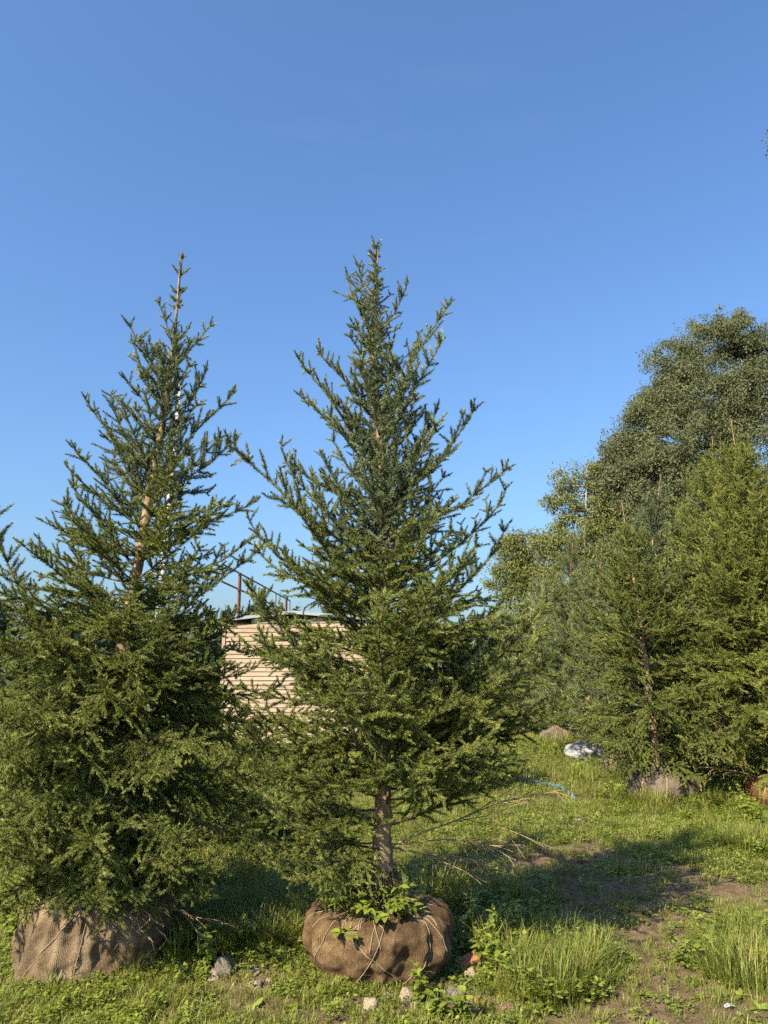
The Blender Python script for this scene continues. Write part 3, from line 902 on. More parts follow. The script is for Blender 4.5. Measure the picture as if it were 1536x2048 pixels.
tipsL = [((346, 740), (420, 652), 0.0, 'up'), ((340, 790), (265, 648), 0.1, 'up'), ((345, 700), (318, 605), -0.1, 'up'), ((335, 830), (262, 690), -0.15, 'up'),
         ((325, 880), (418, 742), 0.1, 'up'), ((318, 960), (466, 788), 0.0, 'up'), ((310, 1010), (172, 798), 0.0, 'up'), ((315, 960), (225, 793), 0.2, 'up'),
         ((312, 1000), (468, 882), -0.1, 'up'), ((300, 1060), (150, 898), 0.1, 'up'), ((290, 1140), (145, 975), -0.1, 'up'), ((285, 1120), (508, 1005), 0.1, 'up'),
         ((275, 1190), (132, 1010), -0.2, 'up'), ((270, 1200), (508, 1062), 0.0, 'mid'), ((258, 1270), (140, 1075), 0.25, 'up'), ((240, 1340), (527, 1106), 0.0, 'up'),
         ((228, 1400), (4, 1024), -0.05, 'up'), ((232, 1370), (28, 1165), 0.1, 'up'), ((225, 1420), (8, 1210), -0.2, 'mid'), ((250, 1280), (160, 1155), -0.3, 'up'),
         ((240, 1330), (455, 1235), 0.1, 'mid'), ((225, 1440), (500, 1330), 0.0, 'mid'), ((215, 1500), (495, 1460), 0.15, 'low'), ((205, 1560), (480, 1560), 0.0, 'low'),
         ((195, 1620), (510, 1655), -0.1, 'low'), ((190, 1640), (430, 1740), -0.35, 'low'), ((176, 1735), (110, 1810), -0.6, 'low'), ((176, 1735), (290, 1800), -0.65, 'low'), ((178, 1715), (10, 1775), -0.4, 'low'),
         ((178, 1715), (415, 1790), -0.35, 'low'), ((180, 1690), (200, 1790), -0.8, 'low'), ((182, 1680), (350, 1745), -0.7, 'low'), ((182, 1680), (40, 1720), -0.7, 'low'), ((190, 1630), (180, 1680), -0.95, 'low')]
def azL(a, z, r):
    return True
RL = [(0.6, 0.9), (1.0, 1.12), (1.5, 1.05), (1.9, 0.86), (2.3, 0.70), (2.8, 0.56), (3.3, 0.36), (3.8, 0.15), (4.2, 0.08)]
treeL, TL, ballL, nL = conifer('spruce_tree', 'leaning spruce on the left with drooping lower branches and a boxy pleated burlap root ball', 'balled spruces in the nursery', bl_,
    trunk_px=trunkL, radii=radL, Y=YL, seed=23, crown=(0.62, 3.85), density=1.0, reach=RL, dens_f=lambda f: 2.0 if f < 0.32 else 1.0 if f < 0.5 else 0.74, tips=tipsL, leader=LEAD_BARE, lead_len=0.46,
    elev=[(0.0, -20), (0.12, -10), (0.25, 8), (0.42, 28), (0.6, 46), (0.8, 58), (1.0, 66)], kinds=lambda f, r: 'low' if f < 0.30 else ('mid' if f < 0.5 else 'up'),
    dead=[((165, 1790), (440, 1842), -0.25, 0), ((165, 1790), (330, 1870), -0.3, 1), ((168, 1770), (300, 1830), -0.45, 1)],
    ball=dict(loc=bl_ + Vector((0.09, 0, 0)), Rr=0.43, H=0.40, mat=M_BURLAP_PALE, seed=9, boxy=0.13, pleat=0.035, nth=200, cords=12, twines=twL, lumps=9, folds=foldL, dirt=0.4, collar=0.15,
              prof=[(0.0, 1.02, -0.06), (0.15, 1.02, 0.15), (0.35, 1.0, 0.5), (0.5, 0.95, 0.78), (0.6, 0.84, 0.93), (0.72, 0.62, 1.0), (0.84, 0.38, 1.05), (0.93, 0.24, 1.12), (1.0, 0.15, 1.35)]))

print('branches', nC, nL)

# --- the row of spruces and pines on the right, and those behind
def row_tree(label, base_uv, top_uv, Y, seed, ball=None, mat=None, lean_mid=0.5, density=0.95, Lmax=1.15, crown0=0.7, slope=0.5, name='spruce_tree', needle_mat=M_NEEDLE_Y, bark=None, leader=LEAD_BARE, lead=0.45, group='balled spruces in the nursery', r0=0.06, elev=None, kinds=None, spacing=0.19, burl=M_BURLAP, bkw=None, dead=(), azbias=None):
    p0 = at(base_uv[0], base_uv[1], Y); p0 = Vector((p0.x, Y, gz(p0.x, Y)))
    p1 = at(top_uv[0], top_uv[1], Y)
    mid = p0.lerp(p1, 0.5) + Vector(((lean_mid - 0.5) * 0.2, 0, 0))
    start = p0 + Vector((0, 0, 0.30 if ball else -0.05))
    q1 = p0.lerp(p1, 0.12)
    bk = None
    if ball:
        bk = dict(loc=p0, Rr=ball[0], H=ball[1], mat=burl, seed=seed, lobes=6, lobe_d=0.16, pleat=0.03, lumps=5, nth=90, dirt=0.6, twine_r=0.006,
                  twines=[[(a, 0.05), (a + 0.15, 0.5), (a + 0.2, 0.95)] for a in (-2.6, -1.9, -1.2, -0.6)])
        if bkw: bk.update(bkw)
    tr, T, bl, n = conifer(name, label, group, p0, trunk=[start, q1, mid, p1], radii=[r0 * 1.3, r0, r0 * 0.5, 0.003], Y=Y, seed=seed,
                   crown=(p0.z + crown0, p1.z - lead), density=density, Lmax=Lmax, slope=slope, leader=leader, lead_len=lead, needle_mat=needle_mat, bark=bark, ball=bk,
                   elev=elev, kinds=kinds, spacing=spacing, dead=dead, azbias=azbias, dens_f=lambda f: 1.1 if f < 0.35 else 0.9 if f < 0.6 else 0.62)
    return tr, T, bl

EL_R = [(0.0, -8), (0.15, 4), (0.35, 26), (0.6, 44), (1.0, 56)]
row_tree('spruce with lit pale trunk and lobed rope-tied ball, first of the right row', (1325, 1598), (1243, 1000), 10.7, 31, (0.45, 0.36), density=1.5, Lmax=1.3, elev=EL_R, lean_mid=0.65, slope=0.55, needle_mat=M_NEEDLE, burl=M_BURLAP_GREY, crown0=0.66, azbias=lambda a, z, r: not (1.25 < z < 2.0 and math.sin(a + 0.12) < -0.86))
row_tree('bright yellow-green spruce cut by the right picture edge, reddish root ball', (1570, 1600), (1462, 838), 10.3, 32, (0.48, 0.42), density=1.7, Lmax=1.5, needle_mat=M_NEEDLE_G, elev=EL_R, slope=0.55, burl=M_BURLAP_RED, bkw=dict(lobe_d=0.04), crown0=0.62, lead=0.5,
         dead=[((1560, 1545), (1410, 1430), -0.1, 2), ((1562, 1550), (1405, 1500), -0.3, 0), ((1562, 1555), (1415, 1535), -0.2, 1)])
row_tree('spruce with a bare leader between the tall grey-green tree and the edge spruce', (1400, 1535), (1426, 872), 13.4, 33, (0.45, 0.36), density=1.5, Lmax=1.45, elev=EL_R, slope=0.52, burl=M_BURLAP_RED, lead=0.55)
row_tree('slim spruce close behind the first one of the right row, striped ball', (1248, 1560), (1322, 948), 13.0, 34, (0.34, 0.30), density=1.4, Lmax=1.25, needle_mat=M_NEEDLE_C, elev=EL_R, slope=0.5, burl=M_BURLAP_GREY, lead=0.5, bkw=dict(lobe_d=0.1))
row_tree('farther spruce in the right row, hidden behind the front ones', (1310, 1515), (1375, 985), 16.5, 35, None, density=1.3, Lmax=1.5, elev=EL_R, slope=0.52, spacing=0.22)
row_tree('dark bushy spruce far left, half outside the picture', (-150, 1745), (-85, 1270), 7.2, 36, None, density=1.15, Lmax=1.35, elev=EL_R, slope=0.62, needle_mat=M_NEEDLE, kinds=lambda f, r: 'low' if f < 0.4 else 'mid')
row_tree('spruce behind the leaning left spruce, only its top half showing', (90, 1640), (120, 1235), 8.6, 37, None, density=1.0, Lmax=1.2, elev=EL_R, slope=0.6, needle_mat=M_NEEDLE)
row_tree('short young spruce in shade between the two front spruces', (520, 1675), (508, 1425), 7.6, 38, None, density=2.0, Lmax=0.85, elev=EL_R, slope=0.62, needle_mat=M_NEEDLE, crown0=0.2, r0=0.03, lead=0.2, spacing=0.14)
row_tree('young spruce standing before the left corner of the cabin', (420, 1560), (405, 1345), 11.0, 39, None, density=1.8, Lmax=1.0, elev=EL_R, slope=0.6, needle_mat=M_NEEDLE_Y, crown0=0.2, r0=0.03, lead=0.25, spacing=0.17)
row_tree('small spruce behind the middle spruce, left of the grass path', (905, 1560), (915, 1290), 11.5, 40, None, density=1.5, Lmax=1.0, elev=EL_R, slope=0.6, needle_mat=M_NEEDLE, crown0=0.25, r0=0.035, lead=0.25, spacing=0.17)
row_tree('low dark spruce under the left branches of the middle spruce', (630, 1625), (622, 1510), 9.0, 45, None, density=2.0, Lmax=0.8, elev=EL_R, slope=0.9, needle_mat=M_NEEDLE, crown0=0.15, r0=0.025, lead=0.15, spacing=0.12)
row_tree('low dark spruce at the right foot of the left spruce', (425, 1690), (440, 1500), 7.0, 46, None, density=2.0, Lmax=0.8, elev=EL_R, slope=0.9, needle_mat=M_NEEDLE, crown0=0.15, r0=0.025, lead=0.15, spacing=0.12)
row_tree('tiny spruce top peeping over the cabin roof by the steel frame', (560, 1440), (560, 1180), 31.0, 44, None, density=0.7, Lmax=1.3, elev=EL_R, slope=0.4, needle_mat=M_NEEDLE, spacing=0.3, crown0=1.5)

# pines: long soft needles
PINE_P = dict(BASE_UP, dens=620, nl=0.060, nw=0.0042, short=(1, 3), ratio=0.45, maxlat=0.32, bareneed=0.45, bare=0.35, trop=(0.05, 0.09, 0.1), inc=(0.17, 0.15, 0.12))
PROTO['pine'] = [make_proto(500 + i, L, PINE_P, needle_mat=M_PINE, nm='pine') for i, L in enumerate((0.45, 0.7, 0.75, 1.0, 1.05))]
EL_P = [(0.0, 15), (0.4, 35), (1.0, 60)]
PG = 'pines at the far end of the right row'
KP = lambda f, r: 'pine'
row_tree('blue-green pine with reddish trunk, farthest left of the right row', (1112, 1487), (1148, 1062), 19.5, 41, (0.42, 0.33), name='pine_tree', density=1.7, Lmax=1.6, slope=0.5, needle_mat=None, bark=M_PINEBARK, leader=None, lead=0.05, group=PG, elev=EL_P, kinds=KP, spacing=0.24, crown0=0.7, burl=M_BURLAP_GREY, r0=0.08)
tw_, Tw_, bw_ = row_tree('pine with its root ball wrapped in white sheeting, beside the path', (1168, 1520), (1205, 1075), 15.8, 42, (0.38, 0.30), name='pine_tree', density=1.7, Lmax=1.6, slope=0.5, needle_mat=None, bark=M_PINEBARK, leader=None, lead=0.05, group=PG, elev=EL_P, kinds=KP, spacing=0.22, crown0=0.6, burl=M_WHITE, r0=0.07, bkw=dict(lobe_d=0.03, lumps=9, twines=()))
row_tree('pale pine behind the right side of the middle spruce', (1045, 1478), (1075, 1150), 21.5, 43, None, name='pine_tree', density=1.6, Lmax=1.6, slope=0.55, needle_mat=None, bark=M_PINEBARK, leader=None, lead=0.05, group=PG, elev=EL_P, kinds=KP, spacing=0.26, crown0=0.7, r0=0.07)

# ------------------------------------------------------------------ broadleaf trees
def leaves(Bl, centres, radii, per, size, rng, droop=0.5, tint0=0.5):
    n = len(centres) * per
    c = np.repeat(np.asarray(centres), per, 0); r = np.repeat(np.asarray(radii), per)
    off = rng.normal(size=(n, 3)); off /= np.linalg.norm(off, axis=1)[:, None]
    off *= (rng.uniform(0, 1, n) ** 0.45 * r)[:, None]
    off[:, 2] *= 0.75
    p = c + off
    d = rng.normal(size=(n, 3)) + off / r[:, None] * 0.8; d[:, 2] -= droop
    d /= np.linalg.norm(d, axis=1)[:, None]
    w = np.cross(d, rng.normal(size=(n, 3))); w /= np.linalg.norm(w, axis=1)[:, None] + 1e-9
    sz = size * rng.uniform(0.65, 1.25, n)[:, None]
    nrmv = np.cross(d, w)
    v = np.empty((n, 4, 3))
    v[:, 0] = p; v[:, 1] = p + d * sz * 0.5 + w * sz * 0.28 + nrmv * sz * 0.08
    v[:, 2] = p + d * sz; v[:, 3] = p + d * sz * 0.5 - w * sz * 0.28 + nrmv * sz * 0.08
    tn = np.clip(tint0 + rng.normal(0, 0.12, n) + np.repeat(rng.normal(0, 0.13, len(centres)), per), 0, 1)
    Bl.add(v.reshape(-1, 3), quads=np.arange(n * 4).reshape(-1, 4), tint=np.repeat(tn, 4))

def broadleaf(label, base_uv, Y, lumps, seed, mat, ncl, per, size, clr=0.42, bark=M_PALEBARK, trunk_r=0.2, top_uv=None, tall=None, name='broadleaf_tree', stems=2):
    """lumps: (u, v, radius_px, dy) ellipsoids that make up the crown, given where they stand at distance Y"""
    rng = np.random.default_rng(seed)
    p0 = at(base_uv[0], base_uv[1], Y); p0 = Vector((p0.x, Y, 0))
    tree = empty(name, p0); tag(tree, label, 'tree', 'broadleaf trees behind the nursery row')
    Lm = [(np.array(at(u, v, Y + dy)), rpx / FPX * Y, sx) for u, v, rpx, dy, sx in lumps]
    vol = np.array([l[1] ** 2 for l in Lm]); vol /= vol.sum()
    cen = []
    while len(cen) < ncl:
        i = rng.choice(len(Lm), p=vol)
        c, r, sx = Lm[i]
        d = rng.normal(size=3); d /= np.linalg.norm(d)
        if d[1] > 0.35 and rng.random() < 0.6: d[1] *= -1
        rr = r * rng.uniform(0.45, 1.0) ** 0.6 * (1 + 0.13 * mnoise.noise(Vector(d * 3 + i)))
        q_ = c + d * rr * np.array([sx, 1, 1.0])
        if q_[2] < 0.4: continue
        if mnoise.noise(Vector(q_ * 0.75) + Vector((seed, 0, 0))) < -0.22 and rng.random() < 0.7: continue
        cen.append(q_)
    cen = np.array(cen)
    Bl = MB()
    leaves(Bl, cen - np.array(p0), rng.uniform(0.5, 1.25, ncl) * clr, per, size, rng, droop=0.7)
    # outlying sprigs that break up the outline
    ex = cen[rng.integers(0, ncl, ncl // 3)]
    ctr = cen.mean(0)
    ex = ex + (ex - ctr) / (np.linalg.norm(ex - ctr, axis=1)[:, None] + 1e-6) * rng.uniform(0.1, 0.55, (len(ex), 1))
    leaves(Bl, ex - np.array(p0), rng.uniform(0.12, 0.3, len(ex)), max(6, per // 6), size, rng, droop=0.5, tint0=0.58)
    link('crown', Bl.mesh('crown', mat), tree)
    Bt = MB(); Bw = MB()
    top = max(Lm, key=lambda l: l[0][2] + l[1])
    tp = top[0] + np.array([0, 0, top[1] * 0.5])
    P = [np.array(p0) * 0, (tp - np.array(p0)) * 0.3 + rng.normal(0, 0.25, 3) * [1, 1, 0], (tp - np.array(p0)) * 0.65 + rng.normal(0, 0.25, 3) * [1, 1, 0], tp - np.array(p0)]
    c = crom(P, 10)
    tube(Bt, c, np.linspace(trunk_r, 0.02, len(c)), 9)
    link('trunk', Bt.mesh('trunk', bark, True), tree)
    for k in range(len(Lm) * 3):
        i = k % len(Lm)
        goal = Lm[i][0] - np.array(p0) + rng.normal(0, 0.2, 3) * Lm[i][1]
        cand = [q_ for q_ in c if q_[2] < goal[2] - 0.25 * np.linalg.norm(goal[:2] - q_[:2])]
        st = cand[-1] if cand else c[len(c) // 4]
        mid = (st + goal) / 2 + np.array([0, 0, -0.15]) + rng.normal(0, 0.15, 3)
        lc = crom([st, mid, goal], 7)
        Bw2 = MB(); tube(Bw2, lc, np.linspace(trunk_r * 0.4, 0.012, len(lc)), 5)
        for j in range(6):
            s_ = lc[rng.integers(4, len(lc))]; e_ = s_ + rng.normal(0, 0.35, 3) + np.array([0, 0, 0.15])
            tube(Bw2, crom([s_, (s_ + e_) / 2 + rng.normal(0, 0.06, 3), e_], 4), np.linspace(0.016, 0.005, 9), 4)
        link('limb', Bw2.mesh('limb', bark, True), tree)
    return tree

broadleaf('tallest grey-green broadleaf tree at the right, its crown above everything', (1440, 1440), 30,
          [(1420, 690, 62, 0, 1), (1470, 680, 55, 0, 1), (1350, 730, 55, 0, 1.1), (1400, 800, 95, 0, 1.2), (1500, 790, 75, 0, 1), (1310, 830, 45, 0, 1.1), (1370, 900, 110, 0, 1.2),
           (1480, 920, 110, 0, 1.1), (1300, 960, 85, 0, 1), (1400, 1040, 120, 0, 1.3), (1500, 1060, 100, 0, 1), (1300, 1100, 110, 0, 1), (1400, 1200, 130, 0, 1.3), (1520, 700, 50, 0, 1), (1235, 905, 36, 0, 1), (1345, 790, 60, 0, 1), (1540, 760, 60, 0, 1), (1225, 985, 50, 0, 1), (1288, 852, 42, 0, 1), (1262, 905, 45, 0, 1), (1250, 950, 60, 0, 1), (1330, 880, 70, 0, 1)], 51, M_LEAF_GREY, 2500, 120, 0.098, clr=0.46, trunk_r=0.22)
broadleaf('dark lumpy broadleaf tree left of and below the tallest one', (1260, 1440), 33,
          [(1275, 930, 48, 0, 1), (1240, 990, 45, 0, 1), (1290, 1010, 70, 0, 1), (1230, 1080, 75, 0, 1.1), (1270, 1180, 100, 0, 1.2)], 52, M_LEAF_GREY, 850, 90, 0.105, clr=0.46)
broadleaf('thin airy broadleaf tree with gaps in its crown, left of the dark one', (1150, 1440), 30,
          [(1130, 965, 28, 0, 1), (1175, 955, 30, 0, 1.1), (1130, 1015, 40, 0, 1.1), (1180, 1020, 40, 0, 1), (1160, 1085, 62, 0, 1.1), (1150, 1170, 75, 0, 1.1), (1190, 960, 24, 0, 1), (1205, 1040, 45, 0, 1), (1110, 1090, 40, 0, 1)], 53, M_LEAF_LIGHT, 380, 70, 0.10, clr=0.40, trunk_r=0.12)
broadleaf('pale yellow-green broadleaf tree beside the sky gap right of the middle spruce', (1030, 1440), 34,
          [(1030, 1105, 36, 0, 1), (1075, 1095, 30, 0, 1.1), (1020, 1160, 42, 0, 1.1), (1070, 1170, 52, 0, 1), (1030, 1230, 48, 0, 1.1), (1085, 1260, 70, 0, 1.1), (1020, 1300, 42, 0, 1.1), (1050, 1370, 60, 0, 1.2)], 54, M_LEAF_LIGHT, 700, 85, 0.10, clr=0.44, trunk_r=0.14)
broadleaf('very tall tree beyond the right edge, only leaf tips showing in the sky', (1690, 1440), 26,
          [(1590, 264, 72, 0, 1), (1690, 420, 130, 0, 1), (1720, 640, 140, 0, 1), (1700, 230, 120, 0, 1), (1740, 860, 160, 0, 1)], 55, M_LEAF_GREY, 260, 44, 0.11, clr=0.36, trunk_r=0.3)
broadleaf('low grey-green bush-like tree far off in the gap right of the middle spruce', (960, 1400), 48,
          [(950, 1290, 32, 0, 1.3), (990, 1300, 34, 0, 1.2), (920, 1310, 30, 0, 1.4), (960, 1340, 40, 0, 1.5)], 56, M_LEAF_GREY, 200, 60, 0.15, clr=0.55, trunk_r=0.14)

# ------------------------------------------------------------------ far woods along the horizon
rng = np.random.default_rng(61)
B = MB()
for k in range(520):
    a = rng.uniform(-1.25, 1.25); d = rng.uniform(75, 150)
    x, y = math.sin(a) * d, math.cos(a) * d
    h = rng.uniform(5.5, 9.5) * d / 100 + (1.2 if x < 0 else 0)
    n = 150
    f = rng.uniform(0, 1, n) ** 0.8
    con = rng.random() < 0.6
    wdt = h * (0.24 if con else 0.36)
    rr = wdt * ((1 - f) if con else np.sin(np.pi * np.clip(f * 0.85 + 0.12, 0, 1)))
    th = rng.uniform(0, 6.28, n); rad = rr * rng.uniform(0.5, 1, n)
    p = np.stack([x + np.cos(th) * rad, y + np.sin(th) * rad, f * h], 1)
    s = h * 0.085 * (1.15 - f * 0.7)
    v = np.empty((n, 3, 3))
    for j in range(3):
        v[:, j] = p + rng.normal(size=(n, 3)) * s[:, None]
    if con:
        v[:3, :, 0] = x + rng.normal(0, 0.06, (3, 3)); v[:3, 0, 2] = h * 1.04; v[:3, 1:, 2] = h * 0.85
    v[..., 2] = np.maximum(v[..., 2], 0.0)
    B.add(v.reshape(-1, 3), tris=np.arange(n * 3).reshape(-1, 3), tint=np.repeat(np.clip(rng.normal(0.45, 0.2) + rng.normal(0, 0.1, n), 0, 1), 3))
tag(link('distant_woods', B.mesh('distant_woods', M_WOODS)), label='dark distant woods along the horizon', cat='woods', kind='stuff')

# ------------------------------------------------------------------ the wooden cabin
rng = np.random.default_rng(71)
YB = 17.6
pL, pR = at(438, 1490, YB + 0.25), at(735, 1490, YB - 0.25)
cab = empty('wooden_cabin', (pL.x, pL.y, 0))
tag(cab, 'small cabin clad in horizontal reddish boards with a shallow metal-edged roof', 'cabin')
vec = Vector((pR.x - pL.x, pR.y - pL.y, 0)); Wd = vec.length; ang = math.atan2(vec.y, vec.x)
cab.rotation_euler = (0, 0, ang)
eL, eP = at(440, 1242, YB).z, at(585, 1229, YB).z
zb = max(0.02, at(560, 1488, YB).z)
peak = Wd * 0.49
def roofz(x):
    return eL + (eP - eL) * (1 - abs(x - peak) / peak * 1.0)
nb = 29
hb = (eP - zb) / nb
B = MB()
box(B, (Wd / 2, 1.3, (zb + eL) / 2 - 0.03), (Wd - 0.06, 2.5, eL - zb - 0.06))
link('wall', B.mesh('wall', M_BOARD), cab)
for i in range(nb):
    z0, z1 = zb + i * hb, zb + (i + 1) * hb - 0.009
    x0, x1 = 0.06, Wd - 0.06
    if z1 > eL - 0.02:                                # under the gable: shorten to the roof slope
        k = (z1 - eL + 0.02) / max(1e-3, eP - eL)
        x0, x1 = max(x0, peak * k * 0.97), min(x1, Wd - (Wd - peak) * k * 0.97)
    if x1 - x0 < 0.3: continue
    cuts = [x0, x1] if rng.random() < 0.55 else [x0, x0 + (x1 - x0) * rng.uniform(0.3, 0.7), x1]
    for a, b in zip(cuts[:-1], cuts[1:]):
        Bq = MB()
        tlt = rng.normal(0, 0.0012)
        y0, y1 = -0.030 + rng.normal(0, 0.003), -0.012
        v = np.array([(a + 0.003, y0, z0 + tlt), (b - 0.003, y0, z0 - tlt), (b - 0.003, 0.02, z0 - tlt), (a + 0.003, 0.02, z0 + tlt),
                      (a + 0.003, y1, z1 + tlt), (b - 0.003, y1, z1 - tlt), (b - 0.003, 0.02, z1 - tlt), (a + 0.003, 0.02, z1 + tlt)])
        Bq.add(v, quads=[(0, 3, 2, 1), (4, 5, 6, 7), (0, 1, 5, 4), (1, 2, 6, 5), (2, 3, 7, 6), (3, 0, 4, 7)])
        link('board', Bq.mesh('board', M_BOARD), cab)
for x in (0.02, Wd - 0.02):
    B = MB(); box(B, (x, -0.02, (zb + eL) / 2), (0.075, 0.06, eL - zb - 0.03))
    link('corner_board', B.mesh('corner_board', M_BOARD), cab)
for sx in (0, 1):
    B = MB()
    xa, za = (-0.12, eL - 0.012) if sx == 0 else (peak, eP + 0.01)
    xb, zb2 = (peak, eP + 0.01) if sx == 0 else (Wd + 0.12, eL - 0.012)
    v = np.array([(xa, -0.14, za), (xb, -0.14, zb2), (xb, 2.75, zb2), (xa, 2.75, za), (xa, -0.14, za + 0.07), (xb, -0.14, zb2 + 0.07), (xb, 2.75, zb2 + 0.07), (xa, 2.75, za + 0.07)])
    B.add(v, quads=[(0, 3, 2, 1), (4, 5, 6, 7), (0, 1, 5, 4), (1, 2, 6, 5), (2, 3, 7, 6), (3, 0, 4, 7)])
    link('roof_sheet', B.mesh('roof_sheet', M_ROOF), cab)
B = MB(); box(B, (Wd / 2, 1.25, zb / 2 - 0.02), (Wd - 0.1, 2.4, zb + 0.03))
link('sill_beam', B.mesh('sill_beam', M_DARKBASE), cab)

# rusty steel frame behind the cabin
fr = empty('steel_frame', at(473, 1470, 20).xy.to_3d()); tag(fr, 'rusty brown steel frame of posts and rails rising behind the cabin roof', 'frame')
fo = fr.location
def bar(name, a, b, r):
    B = MB(); tube(B, [np.array(a - fo), np.array(b - fo)], r, 4, cap=True)
    return link(name, B.mesh(name, M_RUST), fr)
hz1 = at(445, 1128, 18.5).z; hz0 = at(443, 1163, 18.5).z
A0, A1 = at(445, 1128, 18.5), at(580, 1203, 27.9)
def fpt(t, z): p = A0.lerp(A1, t); return Vector((p.x, p.y, z))
bar('rail', fpt(0, hz1), fpt(1, hz1), 0.026); bar('rail', fpt(0, hz0), fpt(1, hz0), 0.026)
for t in (0.16, 0.49, 0.88): bar('post', fpt(t, -0.1) + Vector((0.07, 0, 0)), fpt(t, hz1 - 0.02) + Vector((0.07, 0, 0)), 0.045)
for t in (0.0, 0.29, 0.72, 1.0): bar('strut', fpt(t, hz0 - (0.03 if t in (0.0, 1.0) else 0.02)), fpt(t, hz1), 0.018)

# leaning pole behind the left spruce
p0 = at(288, 1500, 8.5); p0 = Vector((p0.x, 8.5, 0)); p1 = at(361, 768, 8.5)
po = empty('metal_pole', p0); tag(po, 'thin pale grey metal pole leaning behind the left spruce', 'pole')
B = MB(); tube(B, [np.array(p1 - p0) * t for t in (-0.02, 0.45, 1.0)], [0.052, 0.044, 0.024], 10, cap=True)
link('shaft', B.mesh('shaft', M_GALV, True), po)
B = MB(); tube(B, [np.array(p1 - p0) * t for t in (0.60, 0.61, 0.63, 0.64)], [0.044, 0.050, 0.050, 0.044], 10, cap=True)
link('collar', B.mesh('collar', M_GALV, True), po)

# ------------------------------------------------------------------ small things on the ground
def rock_mesh(seed, mat, flat=0.7, sharp=0.25):
    rng = np.random.default_rng(seed)
    n1, n2 = 18, 12
    V = []
    for j in range(n2 + 1):
        t = math.pi * j / n2
        for i in range(n1):
            th = 2 * math.pi * i / n1
            d = Vector((math.sin(t) * math.cos(th), math.sin(t) * math.sin(th), math.cos(t)))
            r = 1 + sharp * mnoise.noise(d * 1.3 + Vector((seed, 0, 0))) * 1.6 + sharp * 0.6 * mnoise.noise(d * 3.5 + Vector((0, seed, 0))) + 0.10 * mnoise.noise(d * 9 + Vector((0, 0, seed)))
            c = mnoise.cell(d * 1.4 + Vector((seed, seed, 0)))
            r *= 1 + 0.10 * (c - 0.5)
            V.append((d.x * r, d.y * r, d.z * r * flat))
    Q = []
    for j in range(n2):
        for i in range(n1):
            i2 = (i + 1) % n1
            Q.append((j * n1 + i, (j + 1) * n1 + i, (j + 1) * n1 + i2, j * n1 + i2))
    Br = MB(); Br.add(V, quads=Q)
    return Br.mesh('stone', mat, True)

STONES = [  # u, v (base), half width px, material, flat, label
    (942, 1962, 17, M_STONE_PALE, 1.05, 'upright cream stone between the brick piece and the ball'),
    (912, 1998, 26, M_STONE_GREY, 0.6, 'smooth grey stone at the foot of the middle ball, right side'),
    (884, 1985, 10, M_STONE_BROWN, 0.8, 'small brown stone touching the middle ball at its right foot'),
    (812, 2014, 20, M_STONE_PALE, 0.9, 'knobbly beige stone in front of the middle ball'),
    (832, 2024, 12, M_STONE_PALE, 0.7, 'pale pebble right of the knobbly beige stone'),
    (742, 2036, 20, M_STONE_PALE, 0.75, 'cream stone at the bottom edge below the middle ball'),
    (773, 2008, 14, M_STONE_PALE, 0.5, 'flat pale stone half under the middle ball'),
    (955, 2003, 8, M_BRICK, 0.9, 'tiny orange stone right of the smooth grey one'),
    (1078, 1974, 11, M_STONE_PALE, 0.9, 'cream stone in the grass right of the nettles, upper of two'),
    (1070, 2004, 15, M_STONE_PALE, 0.7, 'cream stone in the grass right of the nettles, lower of two'),
    (1013, 2018, 24, M_STONE_BROWN, 0.55, 'flat reddish-brown stone near the bottom, right of the ball'),
    (985, 1910, 11, M_STONE_PALE, 0.7, 'pale stone half hidden among the nettles'),
    (1030, 1925, 10, M_STONE_PALE, 0.7, 'whitish stone under the nettle leaves further right'),
    (440, 1968, 34, M_STONE_GREY, 0.75, 'crumbling grey concrete lump in the grass between the balls'),
    (425, 1975, 14, M_STONE_PALE, 0.7, 'pale chip at the left foot of the concrete lump'),
    (512, 1965, 12, M_STONE_PALE, 0.7, 'white angular chip right of the concrete lump'),
    (508, 1992, 16, M_STONE_PALE, 0.8, 'pale pinkish stone below the white angular chip'),
    (536, 1980, 8, M_STONE_PALE, 0.8, 'small pale chip right of the pinkish stone'),
    (394, 2008, 15, M_STONE_PALE, 0.6, 'pale stone in short grass left of the bottom middle'),
    (1444, 1918, 13, M_STONE_PALE, 0.8, 'lone cream stone beside the grass tuft at the right'),
    (1158, 1640, 9, M_STONE_PALE, 0.6, 'pale stone on the grass path in front of the right row'),
    (630, 1527, 16, M_STONE_PALE, 0.8, 'pale rubble stone seen through the left branches of the middle spruce'),
    (722, 1540, 14, M_STONE_PALE, 0.8, 'beige rubble stone seen beside the middle trunk'),
    (1525, 1690, 18, M_STONE_PALE, 0.5, 'flat pale stone at the right picture edge'),
]
for i, (u, v, hw, mat, flat, lab) in enumerate(STONES):
    p = ground_at(u, v)
    s = 0.80 * hw / FPX * (p - Vector((0, 0, CAM_H))).length
    o = link('stone', rock_mesh(700 + i, mat, flat, 0.34 if 'concrete' in lab else 0.24))
    o.location = (p.x, p.y + s * 0.6, p.z + s * flat * 0.15)
    o.scale = (s, s * 0.9, s); o.rotation_euler = (0.1 * (i % 3), 0.08 * (i % 4), i * 1.3)
    tag(o, lab, 'stone', 'stones in the grass')
